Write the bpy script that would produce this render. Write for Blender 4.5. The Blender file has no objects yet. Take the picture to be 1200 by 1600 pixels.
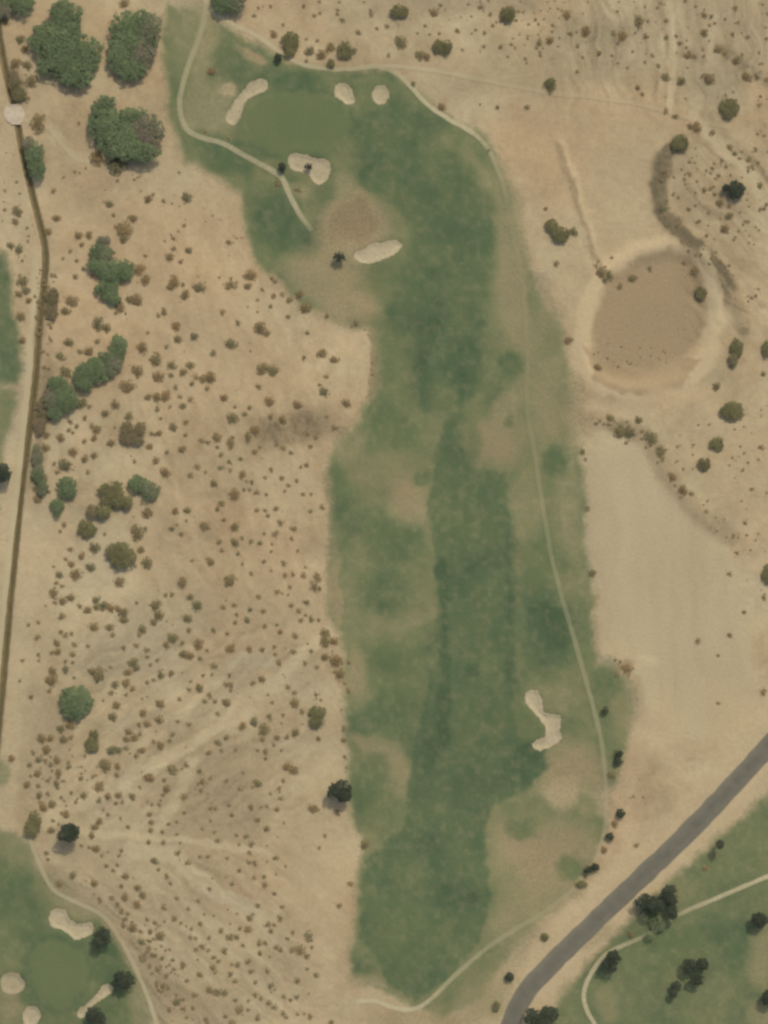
import bpy, math, random
import numpy as np
from mathutils import Vector

# ------------------------------------------------------------------ camera, sky, sun, exposure
S = 0.25                      # metres per photograph pixel
CAM_H = 1100.0
scene = bpy.context.scene
col = scene.collection
cam_d = bpy.data.cameras.new('camera'); cam = bpy.data.objects.new('camera', cam_d); col.objects.link(cam)
cam.location = (0, 0, CAM_H); cam.rotation_euler = (0, 0, 0)
cam_d.sensor_fit = 'VERTICAL'; cam_d.sensor_height = 24.0
cam_d.lens = 24.0 * CAM_H / (1600 * S)
cam_d.clip_start = 1.0; cam_d.clip_end = 20000.0
scene.camera = cam

SUN_EL = math.radians(52.0)
SUN_AZ = math.radians(24.0)   # clockwise from the top of the picture
sun_dir = Vector((math.sin(SUN_AZ) * math.cos(SUN_EL), math.cos(SUN_AZ) * math.cos(SUN_EL), math.sin(SUN_EL)))
world = bpy.data.worlds.new('World'); scene.world = world; world.use_nodes = True
wn = world.node_tree
sky = wn.nodes.new('ShaderNodeTexSky'); sky.sky_type = 'NISHITA'; sky.sun_disc = False
sky.sun_elevation = SUN_EL; sky.sun_rotation = SUN_AZ; sky.dust_density = 3.0
wn.links.new(sky.outputs['Color'], wn.nodes['Background'].inputs['Color'])
wn.nodes['Background'].inputs['Strength'].default_value = 0.15
sd = bpy.data.lights.new('sun', 'SUN'); sd.energy = 2.0; sd.angle = math.radians(0.53); sd.color = (1.0, 0.955, 0.88)
sun = bpy.data.objects.new('sun', sd); col.objects.link(sun)
sun.rotation_euler = sun_dir.to_track_quat('Z', 'Y').to_euler()
sun.location = (200, 400, 700)
scene.view_settings.view_transform = 'Standard'; scene.view_settings.look = 'None'
scene.view_settings.gamma = 1.0; scene.view_settings.use_curve_mapping = False
scene.view_settings.exposure = 0.0
scene.cycles.filter_width = 2.7          # the soft, low-resolution optics of an aerial survey frame
scene.cycles.max_bounces = 5

# ------------------------------------------------------------------ helpers
rng = np.random.default_rng(11)
random.seed(5)

def lin(r, g, b):
    f = lambda c: (c / 255 / 12.92) if c / 255 <= 0.04045 else ((c / 255 + 0.055) / 1.055) ** 2.4
    return (f(r), f(g), f(b), 1.0)

def tag(o, label=None, cat=None, group=None, kind=None):
    if label: o['label'] = label
    if cat: o['category'] = cat
    if group: o['group'] = group
    if kind: o['kind'] = kind
    return o

def mesh_obj(name, verts, faces, mat, parent=None, smooth=False, attrs=None):
    """one mesh object from arrays; faces all of one size (n,3) or (n,4)"""
    verts = np.asarray(verts, dtype=np.float32); faces = np.asarray(faces, dtype=np.int32)
    me = bpy.data.meshes.new(name)
    k = faces.shape[1]; n = len(faces)
    me.vertices.add(len(verts)); me.vertices.foreach_set('co', verts.ravel())
    me.loops.add(n * k); me.loops.foreach_set('vertex_index', faces.ravel())
    me.polygons.add(n); me.polygons.foreach_set('loop_start', np.arange(0, n * k, k, dtype=np.int32))
    me.polygons.foreach_set('use_smooth', np.full(n, bool(smooth)))
    for an, arr in (attrs or {}).items():
        arr = np.asarray(arr, dtype=np.float32)
        if arr.ndim == 1:
            a = me.attributes.new(an, 'FLOAT', 'POINT'); a.data.foreach_set('value', arr)
        else:
            a = me.attributes.new(an, 'FLOAT_COLOR', 'POINT'); a.data.foreach_set('color', arr.ravel())
    me.update(calc_edges=True); me.validate()
    me.materials.append(mat)
    o = bpy.data.objects.new(name, me); col.objects.link(o)
    if parent is not None: o.parent = parent
    return o

def empty(name, loc):
    o = bpy.data.objects.new(name, None); col.objects.link(o); o.location = loc
    o.empty_display_size = 0.5
    return o

def vnoise(x, y, seed):
    """smooth lattice noise, 0..1"""
    r = np.random.default_rng(seed); L = r.random((256, 256))
    xi = np.floor(x).astype(int); yi = np.floor(y).astype(int)
    fx = x - xi; fy = y - yi
    fx = fx * fx * (3 - 2 * fx); fy = fy * fy * (3 - 2 * fy)
    a = L[yi & 255, xi & 255]; b = L[yi & 255, (xi + 1) & 255]
    c = L[(yi + 1) & 255, xi & 255]; d = L[(yi + 1) & 255, (xi + 1) & 255]
    return (a * (1 - fx) + b * fx) * (1 - fy) + (c * (1 - fx) + d * fx) * fy

def fbm(x, y, scale, seed, oct=4, gain=0.5):
    v = np.zeros_like(x, dtype=float); amp = 1.0; tot = 0
    for i in range(oct):
        v += amp * vnoise(x / scale * 2 ** i + 37.1 * i + 500, y / scale * 2 ** i + 11.7 * i + 500, seed + i); tot += amp; amp *= gain
    return v / tot

def sstep(e0, e1, x):
    t = np.clip((x - e0) / (e1 - e0 + 1e-9), 0, 1); return t * t * (3 - 2 * t)

def seg_dist(px, py, pts):
    d = np.full(px.shape, 1e9)
    for (x0, y0), (x1, y1) in zip(pts[:-1], pts[1:]):
        dx, dy = x1 - x0, y1 - y0
        t = np.clip(((px - x0) * dx + (py - y0) * dy) / (dx * dx + dy * dy + 1e-9), 0, 1)
        d = np.minimum(d, np.hypot(px - x0 - t * dx, py - y0 - t * dy))
    return d

def poly_sd(px, py, pts):
    """signed distance to a polygon, positive inside"""
    inside = np.zeros(px.shape, bool); n = len(pts)
    for i in range(n):
        x0, y0 = pts[i]; x1, y1 = pts[(i + 1) % n]
        c = (y0 > py) != (y1 > py)
        inside ^= c & (px < (x1 - x0) * (py - y0) / ((y1 - y0) if y1 != y0 else 1e-9) + x0)
    d = seg_dist(px, py, list(pts) + [pts[0]])
    return np.where(inside, d, -d)

def smooth_line(pts, step=4.0, closed=False):
    """Catmull-Rom through points, resampled every `step` pixels"""
    P = [np.array(p, float) for p in pts]; n = len(P); out = []
    rngi = range(n if closed else n - 1)
    for i in rngi:
        if closed: p0, p1, p2, p3 = P[i - 1], P[i], P[(i + 1) % n], P[(i + 2) % n]
        else: p0, p1, p2, p3 = P[max(i - 1, 0)], P[i], P[i + 1], P[min(i + 2, n - 1)]
        k = max(2, int(np.linalg.norm(p2 - p1) / step))
        for j in range(k):
            t = j / k
            out.append(0.5 * ((2 * p1) + (-p0 + p2) * t + (2 * p0 - 5 * p1 + 4 * p2 - p3) * t * t + (-p0 + 3 * p1 - 3 * p2 + p3) * t ** 3))
    if not closed: out.append(P[-1])
    return np.array(out)

# ------------------------------------------------------------------ plan of the place (photograph pixels, y down)
DITCH_A = [(-30, -60), (-8, 0), (0, 60), (8, 105), (20, 160)]
DITCH_B = [(27, 192), (37, 245), (52, 310), (66, 365), (71, 395), (70, 430), (62, 510), (56, 590), (45, 680), (33, 770), (25, 850), (17, 930), (9, 1020), (2, 1100), (-6, 1180), (-20, 1300), (-30, 1400)]
ROAD = [(1330, 1030), (1260, 1103), (1200, 1167), (1153, 1218), (1082, 1293), (1005, 1368), (924, 1445), (863, 1505), (822, 1550), (798, 1600), (770, 1700)]

HOLE = [(262, 5), (320, 20), (350, 40), (420, 80), (450, 95), (500, 108), (560, 107), (612, 110), (645, 134), (675, 163), (712, 187), (752, 208), (774, 240), (792, 290), (806, 340), (822, 400), (840, 450), (878, 520), (893, 600), (903, 680), (913, 760), (916, 850), (928, 930), (930, 1010), (932, 1042), (968, 1058), (990, 1110), (983, 1160), (958, 1230), (948, 1300), (925, 1350), (880, 1400), (830, 1450), (790, 1500), (762, 1545), (715, 1578), (690, 1590), (640, 1572), (600, 1550), (552, 1528), (546, 1500), (555, 1400), (564, 1322), (550, 1275), (542, 1200), (541, 1100), (536, 1000), (513, 960), (511, 880), (516, 800), (510, 740), (520, 700), (560, 658), (582, 620), (590, 560), (573, 518), (520, 500), (470, 482), (440, 440), (402, 415), (386, 370), (378, 305), (335, 272), (290, 250), (262, 180), (252, 60)]
FAIR1 = [(560, 270), (585, 240), (640, 215), (690, 222), (738, 260), (772, 310), (779, 370), (768, 440), (755, 490), (757, 600), (745, 622), (715, 632), (690, 622), (668, 640), (655, 600), (650, 540), (605, 500), (612, 450), (636, 400), (638, 345), (600, 312), (575, 300)]
FAIR2 = [(695, 650), (716, 656), (735, 735), (792, 735), (800, 830), (804, 1000), (802, 1110), (815, 1165), (850, 1175), (848, 1208), (820, 1238), (770, 1258), (758, 1300), (766, 1400), (750, 1470), (700, 1530), (650, 1562), (612, 1542), (590, 1500), (562, 1460), (566, 1345), (602, 1312), (632, 1290), (645, 1150), (692, 1000), (682, 900), (668, 780), (684, 700)]
GREEN1 = [(384, 190), (390, 170), (408, 156), (440, 147), (480, 146), (515, 155), (540, 172), (548, 195), (535, 218), (505, 236), (465, 243), (425, 238), (395, 222)]
GREEN2 = [(46, 1500), (56, 1480), (78, 1468), (105, 1472), (126, 1490), (134, 1515), (128, 1545), (110, 1566), (88, 1574), (64, 1562), (50, 1535)]
SW_TURF = [(-60, 1290), (20, 1300), (45, 1330), (70, 1380), (110, 1412), (150, 1428), (185, 1475), (212, 1530), (232, 1580), (250, 1660), (250, 1760), (-60, 1760)]
SE_TURF = [(1380, 1090), (1260, 1185), (1200, 1240), (1140, 1292), (1060, 1365), (1000, 1422), (930, 1490), (885, 1550), (855, 1600), (800, 1760), (1380, 1760)]
W_TURF = [(-60, 380), (8, 395), (20, 440), (22, 500), (36, 530), (36, 580), (24, 600), (-60, 600)]
W_TURF2 = [(-60, 600), (20, 610), (26, 640), (6, 700), (-5, 760), (-10, 900), (-60, 900)]
BASIN = [(958, 432), (1000, 402), (1045, 390), (1082, 402), (1100, 440), (1103, 490), (1094, 532), (1062, 556), (1020, 574), (975, 574), (935, 580), (922, 545), (930, 500), (940, 460)]
BASIN_RIM = [(945, 425), (995, 392), (1048, 380), (1092, 392), (1114, 440), (1116, 500), (1108, 548), (1075, 590), (1030, 608), (985, 612), (945, 600), (915, 575), (910, 535), (920, 480)]
FLAT = [(914, 700), (935, 690), (985, 696), (1015, 705), (1040, 745), (1075, 795), (1115, 832), (1145, 870), (1165, 950), (1175, 1050), (1150, 1120), (1100, 1160), (1050, 1150), (1005, 1100), (1000, 1055), (940, 1040), (936, 950), (926, 850), (916, 770)]

BUNKERS = [
 ('long sand bunker left of the big putting green, curving down from a round top', [(397, 127), (409, 125), (417, 133), (413, 144), (399, 150), (387, 156), (381, 166), (377, 180), (371, 191), (362, 194), (354, 185), (358, 172), (366, 160), (376, 146), (386, 134)], .15),
 ('egg-shaped sand bunker above the big green, the larger of two under the dirt track', [(524, 136), (532, 131), (545, 134), (552, 147), (554, 159), (545, 164), (533, 158), (524, 149)], .1),
 ('small round sand bunker above the fairway bend, beside the egg-shaped bunker', [(582, 143), (590, 135), (602, 136), (608, 148), (603, 160), (592, 163), (583, 156)], .2),
 ('wide sand bunker with two dark bushes just below the big putting green', [(452, 249), (461, 241), (475, 242), (490, 247), (507, 250), (515, 258), (513, 274), (506, 285), (494, 288), (488, 280), (480, 272), (465, 268), (454, 262)], .1),
 ('pale banana-shaped sand bunker on the left edge of the upper fairway', [(555, 400), (558, 393), (570, 389), (580, 381), (595, 379), (618, 376), (626, 382), (622, 392), (610, 400), (595, 406), (576, 411), (560, 409)], 0),
 ('S-shaped sand bunker on the right edge of the lower fairway', [(821, 1092), (825, 1082), (835, 1079), (844, 1086), (847, 1100), (848, 1110), (857, 1115), (871, 1117), (876, 1125), (873, 1140), (876, 1152), (868, 1162), (855, 1168), (841, 1171), (831, 1162), (838, 1155), (850, 1150), (852, 1142), (848, 1130), (838, 1118), (827, 1106)], 0),
 ('two-lobed sand bunker above the small green in the bottom left corner', [(78, 1437), (81, 1425), (92, 1420), (104, 1424), (112, 1438), (125, 1442), (140, 1440), (146, 1450), (140, 1460), (128, 1464), (117, 1468), (107, 1459), (96, 1452), (84, 1448)], .12),
 ('dull round sand bunker at the left border of the photo beside the small green', [(2, 1532), (8, 1523), (24, 1520), (35, 1529), (39, 1541), (30, 1550), (15, 1552), (3, 1545)], .45),
 ('small round pale sand bunker below the small green, cut by the bottom border', [(36, 1590), (40, 1577), (50, 1571), (61, 1578), (63, 1590), (54, 1602), (40, 1602)], .1),
 ('narrow slanting pale sand bunker at the lower right of the small green', [(160, 1541), (173, 1540), (176, 1548), (165, 1558), (150, 1568), (139, 1578), (132, 1589), (122, 1588), (122, 1578), (135, 1569), (148, 1557)], 0),
]
BUNKERS = [(l, smooth_line(p, 3.0, True), d) for l, p, d in BUNKERS]
BUNKERS = [(l, p.mean(0) + (p - p.mean(0)) * 1.05, d) for l, p, d in BUNKERS]

# ------------------------------------------------------------------ ground raster: heights and cover
STEP = 2.5
gx = np.arange(-160, 1361, STEP); gy = np.arange(-160, 1761, STEP)
NX, NY = len(gx), len(gy)
PX, PY = np.meshgrid(gx, gy)
wx = (fbm(PX, PY, 38, 21, 3) - .5) * 26; wy = (fbm(PX, PY, 38, 31, 3) - .5) * 26      # irregular edges
WX, WY = PX + wx, PY + wy
wx2 = (fbm(PX, PY, 11, 71, 2) - .5) * 9 + (fbm(PX, PY, 24, 171, 3) - .5) * 10; wy2 = (fbm(PX, PY, 11, 81, 2) - .5) * 9 + (fbm(PX, PY, 24, 181, 3) - .5) * 10
VX, VY = PX + wx2, PY + wy2                                                            # tighter wobble

A = {'g': np.zeros(PX.shape), 'l': np.full(PX.shape, .5), 't': np.zeros(PX.shape), 'h': np.zeros(PX.shape)}
n_big = fbm(PX, PY, 180, 3, 3); n_mid = fbm(PX, PY, 60, 5, 4); n_fin = fbm(PX, PY, 14, 9, 3)
def grain(ang, along, across, seed):
    c_, s_ = math.cos(math.radians(ang)), math.sin(math.radians(ang))
    u = PX * c_ + PY * s_ + wx * 1.2; v = -PX * s_ + PY * c_ + wy * 1.2
    return .6 * vnoise(u / along + 300, v / across + 300, seed) + .4 * vnoise(u / along * 2 + 300, v / across * 2.3 + 300, seed + 1) - .5
A['t'] += .33 + (n_big - .5) * .40 + (n_mid - .5) * .50 + (n_fin - .5) * .26
A['h'] += (fbm(PX, PY, 140, 15, 4) - .5) * 2.0 + (fbm(PX, PY, 45, 17, 3) - .5) * 1.1 + .1

def put(w, **kv):
    for k, v in kv.items(): A[k] = A[k] * (1 - w) + v * w
def add(w, **kv):
    for k, v in kv.items(): A[k] = A[k] + v * w
def blob(x, y, rx, ry, ang=0, soft=.6, amt=1.0, warp=1, **kv):
    X, Y = (WX, WY) if warp == 1 else (VX, VY)
    c, s = math.cos(math.radians(ang)), math.sin(math.radians(ang))
    u = ((X - x) * c + (Y - y) * s) / rx; v = (-(X - x) * s + (Y - y) * c) / ry
    put(amt * (1 - sstep(1 - soft, 1 + soft * .5, np.hypot(u, v))), **kv)
def area(poly, soft, amt=1.0, warp=1, **kv):
    X, Y = (WX, WY) if warp == 1 else (VX, VY)
    put(amt * sstep(-soft * .5, soft * .5, poly_sd(X, Y, poly)), **kv)
def line(pts, width, soft, amt=1.0, **kv):
    d = seg_dist(VX, VY, pts)
    put(amt * (1 - sstep(width, width + soft, d)), **kv)

# soil tones: t 0 pale .. 1 dark brown ; h + pink, - grey
blob(300, 400, 140, 110, 0, .6, .7, h=.8, t=.34)
blob(330, 560, 150, 110, 0, .6, .7, h=.6, t=.37)
blob(230, 250, 110, 40, 0, .6, .6, h=.1, t=.30)
blob(420, 940, 120, 120, 0, .7, .6, h=.4, t=.42)
blob(340, 1320, 90, 120, 0, .6, .6, h=.3, t=.55)
blob(340, 1200, 110, 60, 0, .6, .7, h=.2, t=.56)
blob(350, 1265, 100, 60, 0, .6, .6, h=.2, t=.58)
blob(300, 1370, 60, 40, 20, .6, .6, h=.3, t=.6)
blob(460, 668, 72, 38, -8, .55, 1, h=.0, t=.86)
blob(440, 760, 70, 60, 0, .6, .5, h=-.2, t=.34)
blob(200, 1010, 100, 60, -30, .7, .85, h=-1, t=.42)
blob(270, 950, 80, 60, 0, .7, .5, h=-.4, t=.40)
blob(395, 1035, 45, 14, 8, .6, .9, h=-1, t=.24)
blob(70, 1180, 40, 90, 0, .6, .6, h=-.1, t=.5)
blob(500, 1330, 50, 200, 0, .6, .8, h=.1, t=.28)
blob(490, 1290, 60, 110, 0, .6, .6, h=.1, t=.36)
blob(250, 1400, 140, 60, 35, .6, .7, h=-.1, t=.36)
blob(360, 1520, 130, 70, 0, .6, .5, h=.1, t=.46)
blob(285, 1590, 60, 45, 0, .6, .6, h=.2, t=.52)
blob(840, 220, 90, 60, 40, .6, .9, h=.9, t=.36)
blob(960, 170, 120, 30, 10, .6, .8, h=.7, t=.38)
blob(980, 280, 70, 110, 0, .6, .8, h=.1, t=.36)
blob(1000, 330, 60, 70, 0, .6, .6, h=-.1, t=.30)
blob(780, 110, 110, 40, 8, .6, .5, h=.2, t=.40)
blob(1120, 60, 130, 80, 0, .7, .7, h=-.4, t=.42)
blob(940, 60, 100, 50, 0, .7, .7, h=-.6, t=.52)
blob(1110, 140, 60, 40, 40, .6, .8, h=-.9, t=.38)
blob(1120, 300, 70, 80, 30, .6, .6, h=-.2, t=.52)
blob(1140, 410, 60, 60, 0, .6, .6, h=-.1, t=.55)
blob(1070, 30, 8, 90, -5, .6, .7, h=-.1, t=.22)
blob(1040, 60, 7, 70, 5, .6, .6, h=-.1, t=.22)
blob(1150, 740, 70, 90, 0, .6, .5, h=.2, t=.46)
blob(890, 440, 30, 90, 0, .6, .6, h=.1, t=.38)
area(BASIN_RIM, 26, .9, h=.6, t=.36)
line(BASIN_RIM + [BASIN_RIM[0]], 9, 14, .85, h=.45, t=.04)
area([(912, 535), (928, 590), (968, 609), (1015, 613), (1064, 600), (1098, 560), (1060, 556), (1000, 576), (940, 572)], 6, .9, warp=2, h=.5, t=.55)
line([(928, 592), (968, 610), (1015, 614), (1060, 603)], 1, 5, .6, h=.4, t=.75)
area(BASIN, 14, .95, warp=2, h=.25, t=.66)
blob(1020, 500, 50, 40, 0, .6, .5, h=.1, t=.72)
blob(965, 580, 40, 10, 5, .6, .5, h=.5, t=.76)
blob(1055, 620, 90, 14, -8, .7, .8, h=.7, t=.22)
blob(960, 640, 60, 14, 10, .7, .8, h=.5, t=.24)
area(FLAT, 10, .95, warp=2, h=-.55, t=.25)
blob(1060, 900, 80, 90, 0, .7, .5, h=-.25, t=.38)
blob(1090, 1050, 70, 90, 20, .7, .5, h=-.45, t=.40)
blob(985, 1020, 50, 26, 15, .7, .7, h=.3, t=.22)
blob(1016, 1034, 20, 10, 10, .7, .8, h=.0, t=.06)
blob(1040, 1130, 36, 60, 0, .7, .8, h=.5, t=.18)
blob(1130, 1110, 60, 50, -40, .7, .7, h=.3, t=.26)
line([(1062, 222), (1040, 240), (1029, 290), (1031, 328), (1060, 362), (1100, 395), (1130, 432), (1152, 478), (1163, 512)], 7, 11, .85, h=-.3, t=1.0)
line([(1029, 250), (1027, 290), (1030, 325)], 6, 10, .5, h=-.5, t=.96)
line([(930, 655), (975, 668), (1018, 688), (1040, 738), (1076, 785), (1112, 818), (1140, 840)], 6, 16, .7, h=-.2, t=.72)
blob(975, 668, 30, 12, 15, .6, .7, h=-.8, t=.86)
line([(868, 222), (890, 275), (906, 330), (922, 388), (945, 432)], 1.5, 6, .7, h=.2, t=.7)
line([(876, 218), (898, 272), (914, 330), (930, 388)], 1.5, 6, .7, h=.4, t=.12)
blob(944, 430, 12, 9, 40, .6, .8, h=-.2, t=.85)
line([(640, 8), (760, 4), (830, 0)], 8, 16, .6, h=-.5, t=.6)
line([(980, 1036), (955, 1046)], 3, 8, .8, h=.5, t=.75)
# gullies and washed streaks of the upper right
line([(1048, 30), (1052, 110), (1046, 170)], 3, 6, .7, h=-.1, t=.14)
line([(1118, 10), (1112, 60), (1108, 110)], 3, 7, .5, h=-.1, t=.2)
line([(1085, 180), (1120, 215), (1160, 255), (1210, 320)], 7, 12, .7, h=-.4, t=.2)
line([(1100, 178), (1140, 215), (1175, 250), (1215, 290)], 3, 8, .5, h=-.2, t=.72)
line([(1110, 100), (1135, 130), (1160, 160)], 10, 14, .6, h=-.8, t=.26)
line([(1125, 75), (1150, 92), (1200, 130)], 4, 10, .5, h=-.5, t=.7)
line([(1060, 85), (1090, 90), (1100, 100)], 4, 8, .5, h=-.3, t=.68)
line([(1150, 310), (1200, 345)], 5, 9, .6, h=-.2, t=.18)
line([(1100, 395), (1115, 440), (1116, 500)], 4, 8, .7, h=-.7, t=.3)
line([(930, 52), (960, 60), (1000, 30)], 8, 16, .5, h=-.7, t=.62)
blob(1160, 480, 24, 40, 0, .6, .6, h=.3, t=.28)
# streaks of the lower left scrub
for q_ in range(7):
    line([(150 + q_ * 22, 1235 - q_ * 6), (240 + q_ * 20, 1165 - q_ * 12), (330 + q_ * 18, 1090 - q_ * 16)], 1.5, 5, .35, h=-.1 - .1 * (q_ % 3), t=.26 if q_ % 2 else .54)
for q_ in range(6):
    line([(170 + q_ * 26, 1380 + q_ * 8), (250 + q_ * 24, 1450 + q_ * 10), (320 + q_ * 26, 1530 + q_ * 12)], 2, 7, .4, h=-.25, t=.26 if q_ % 2 else .56)
line([(80, 1370), (130, 1398), (175, 1432), (205, 1470), (232, 1520), (252, 1580)], 8, 18, .6, h=-.6, t=.62)
# pale tracks worn through the scrub
line([(60, 1290), (160, 1238), (250, 1190), (350, 1132), (430, 1065), (480, 1012), (522, 985)], 6, 9, .9, h=.1, t=.1)
line([(250, 1290), (285, 1230), (300, 1190)], 5, 8, .75, h=.1, t=.14)
line([(128, 1300), (200, 1303), (290, 1314), (420, 1332)], 3, 6, .85, h=.1, t=.12)
line([(205, 1328), (270, 1338), (300, 1365), (340, 1395), (400, 1425)], 8, 8, .85, h=-.5, t=.16)
line([(94, 900), (92, 760), (130, 690), (150, 620)], 6, 16, .5, h=.6, t=.22)
line([(75, 205), (95, 225), (115, 245), (150, 255)], 5, 9, .6, h=.0, t=.2)
line([(112, 1290), (100, 1240), (125, 1180), (150, 1100)], 9, 12, .6, h=.3, t=.2)
# service strips on both sides of the ditch
line([(58, 400), (50, 520), (42, 610), (30, 720), (18, 830), (8, 920), (-4, 1020)], 5, 8, .8, h=-.25, t=.22)
line([(48, 850), (36, 960), (26, 1060), (18, 1160), (6, 1280)], 9, 14, .75, h=.1, t=.2)
line([(92, 860), (70, 960), (58, 1060), (40, 1150)], 5, 14, .4, h=.1, t=.28)
line([(18, 230), (30, 330), (40, 400)], 10, 16, .5, h=-.2, t=.3)
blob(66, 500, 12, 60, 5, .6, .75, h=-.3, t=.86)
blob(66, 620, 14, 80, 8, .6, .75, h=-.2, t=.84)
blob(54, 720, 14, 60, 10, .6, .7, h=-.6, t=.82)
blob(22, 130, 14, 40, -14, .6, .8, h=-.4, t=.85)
blob(60, 195, 22, 10, 20, .6, .5, h=.2, t=.6)
# road shoulders
sr = np.array([(x, y) for x, y in ROAD], float)
line([(x - 16, y - 16) for x, y in ROAD], 14, 18, .8, h=.15, t=.26)
line([(x + 18, y + 18) for x, y in ROAD], 8, 12, .85, h=.25, t=.2)

# rills washed by the rain: their lie changes from one part of the desert to the next
m1 = sstep(930, 1010, PY) * (1 - sstep(1250, 1330, PY)) * (1 - sstep(470, 540, PX)) * sstep(60, 140, PX)
A['t'] += m1 * grain(-32, 60, 7, 601) * .40; A['h'] += m1 * grain(-32, 90, 16, 611) * .8
m2 = sstep(1290, 1380, PY) * (1 - sstep(430, 540, PX))
A['t'] += m2 * grain(38, 60, 7, 621) * .40; A['h'] += m2 * grain(38, 90, 16, 631) * .8
m3 = sstep(820, 900, PX) * (1 - sstep(150, 200, PY)); A['t'] += m3 * grain(84, 60, 7, 641) * .5
m4 = sstep(1050, 1100, PX) * sstep(170, 220, PY) * (1 - sstep(480, 560, PY)); A['t'] += m4 * grain(40, 60, 8, 651) * .5
m5 = sstep(150, 230, PX) * (1 - sstep(480, 560, PX)) * sstep(300, 380, PY) * (1 - sstep(900, 1000, PY)); A['t'] += m5 * grain(70, 50, 10, 661) * .28
add_g = grain(86, 120, 14, 671) * .14
A['t'] += .09 * sstep(880, 980, PY) * (1 - sstep(440, 520, PX)); A['h'] -= .35 * sstep(880, 980, PY) * (1 - sstep(440, 520, PX))
A['t'] += .09 * sstep(560, 700, PX) * (1 - sstep(110, 170, PY)); A['h'] -= .35 * sstep(560, 700, PX) * (1 - sstep(110, 170, PY))
A['t'] += .05 * sstep(1040, 1080, PX) * (1 - sstep(560, 640, PY))
speck = fbm(PX, PY, 6, 681, 2); A['t'] += (speck - .5) * .17 * (1 - sstep(-20, 10, poly_sd(PX, PY, FLAT))) * (1 - sstep(-30, 0, poly_sd(PX, PY, BASIN_RIM)))
A['t'] += sstep(-10, 20, poly_sd(PX, PY, FLAT)) * add_g

# --- grass of the hole
noise_l = (n_mid - .5) * .75 + (fbm(PX, PY, 24, 55, 3) - .5) * .45
hole_w = sstep(-9, 9, poly_sd(VX, VY, HOLE))
A['g'] = np.maximum(A['g'], hole_w * .93)
A['l'] = .56 + noise_l * 1.1
# drier, half bare ground
blob(300, 60, 40, 70, 0, .6, .8, g=.75, l=.42)
line([(325, 20), (322, 80), (305, 140), (300, 190)], 8, 14, .5, g=.55, l=.2)
blob(340, 170, 30, 60, 10, .6, .7, g=.62, l=.28)
blob(395, 82, 30, 9, 30, .6, .9, g=.12, t=.5, h=.6)
blob(358, 140, 13, 13, 0, .5, .8, warp=2, g=.15, t=.24, h=.2)
blob(470, 300, 30, 16, 0, .7, .5, g=.5, l=.2)
blob(546, 348, 62, 52, -20, .55, .92, g=.14, t=.72, h=.6)
blob(530, 400, 50, 40, 0, .8, .7, g=.25, t=.5, h=.3)
blob(530, 290, 40, 16, -20, .6, .5, g=.5, l=.2)
blob(500, 430, 70, 40, 10, .6, .8, g=.45, l=.18, t=.5)
blob(545, 480, 50, 30, 10, .6, .8, g=.3, l=.2, t=.5)
blob(690, 230, 50, 22, 45, .6, .7, g=.75, l=.3)
blob(745, 270, 16, 60, -20, .6, .7, g=.7, l=.3)
blob(800, 400, 28, 150, -6, .6, .8, g=.6, l=.2, t=.5)
blob(835, 560, 50, 130, -5, .6, .75, g=.68, l=.18, t=.5)
blob(745, 470, 22, 20, 0, .6, .6, g=.8, l=.28)
blob(865, 640, 40, 80, 0, .6, .6, g=.6, l=.26, t=.5)
blob(770, 690, 60, 36, -10, .7, .85, g=.52, l=.1, t=.68, h=.2)
blob(790, 640, 20, 30, 0, .6, .6, g=.45, l=.2, t=.5)
blob(620, 740, 90, 44, 0, .7, .7, g=.78, l=.2, t=.55)
blob(640, 790, 34, 40, 0, .6, .8, g=.5, l=.1, t=.55)
blob(545, 690, 30, 40, 30, .6, .5, g=.6, l=.3)
blob(575, 870, 34, 40, 0, .6, .7, g=.8, l=.18)
blob(600, 980, 50, 30, 0, .6, .7, g=.85, l=.3)
blob(545, 950, 20, 80, 0, .6, .6, g=.8, l=.4)
blob(523, 930, 10, 60, 0, .6, .8, g=.35, l=.2, t=.66)
blob(555, 1060, 16, 50, 0, .6, .7, g=.5, l=.2, t=.55)
blob(575, 1160, 40, 14, 20, .6, .8, g=.5, l=.12, t=.5)
blob(622, 1200, 18, 50, -8, .6, .85, g=.72, l=.12, t=.4)
blob(820, 790, 30, 60, 0, .6, .7, g=.85, l=.22)
blob(885, 800, 26, 110, -3, .6, .75, g=.8, l=.24)
blob(900, 660, 20, 60, 0, .6, .6, g=.4, l=.2)
blob(880, 920, 28, 60, -10, .6, .6, g=.9, l=.5)
blob(865, 1090, 50, 30, 0, .6, .8, g=.8, l=.34)
blob(890, 1200, 66, 44, 0, .7, .9, g=.40, l=.2, t=.56, h=.4)
blob(880, 1240, 30, 30, 0, .6, .8, g=.1, t=.3, h=.0)
blob(850, 1340, 80, 60, -20, .7, .9, g=.38, l=.2, t=.56, h=.5)
blob(770, 1285, 34, 26, 0, .6, .7, g=.75, l=.22, t=.55)
blob(800, 1320, 40, 34, 0, .7, .8, g=.45, l=.15, t=.5, h=.4)
blob(850, 1400, 90, 30, -25, .6, .8, g=.6, l=.2, t=.45)
blob(800, 1460, 40, 50, 0, .6, .6, g=.7, l=.28)
blob(855, 1470, 30, 26, -30, .6, .8, g=.1, t=.3)
blob(760, 1560, 60, 40, -40, .6, .7, g=.65, l=.25, t=.4)
blob(650, 1600, 80, 22, 0, .6, .6, g=.4, l=.2, t=.55)
blob(590, 1590, 50, 26, 0, .6, .7, t=.58)
blob(975, 1110, 20, 50, 0, .6, .7, g=.75, l=.3)
blob(950, 1250, 40, 30, 0, .6, .7, g=.1, t=.3)
blob(580, 1400, 12, 60, 0, .6, .5, g=.8, l=.35)
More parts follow.
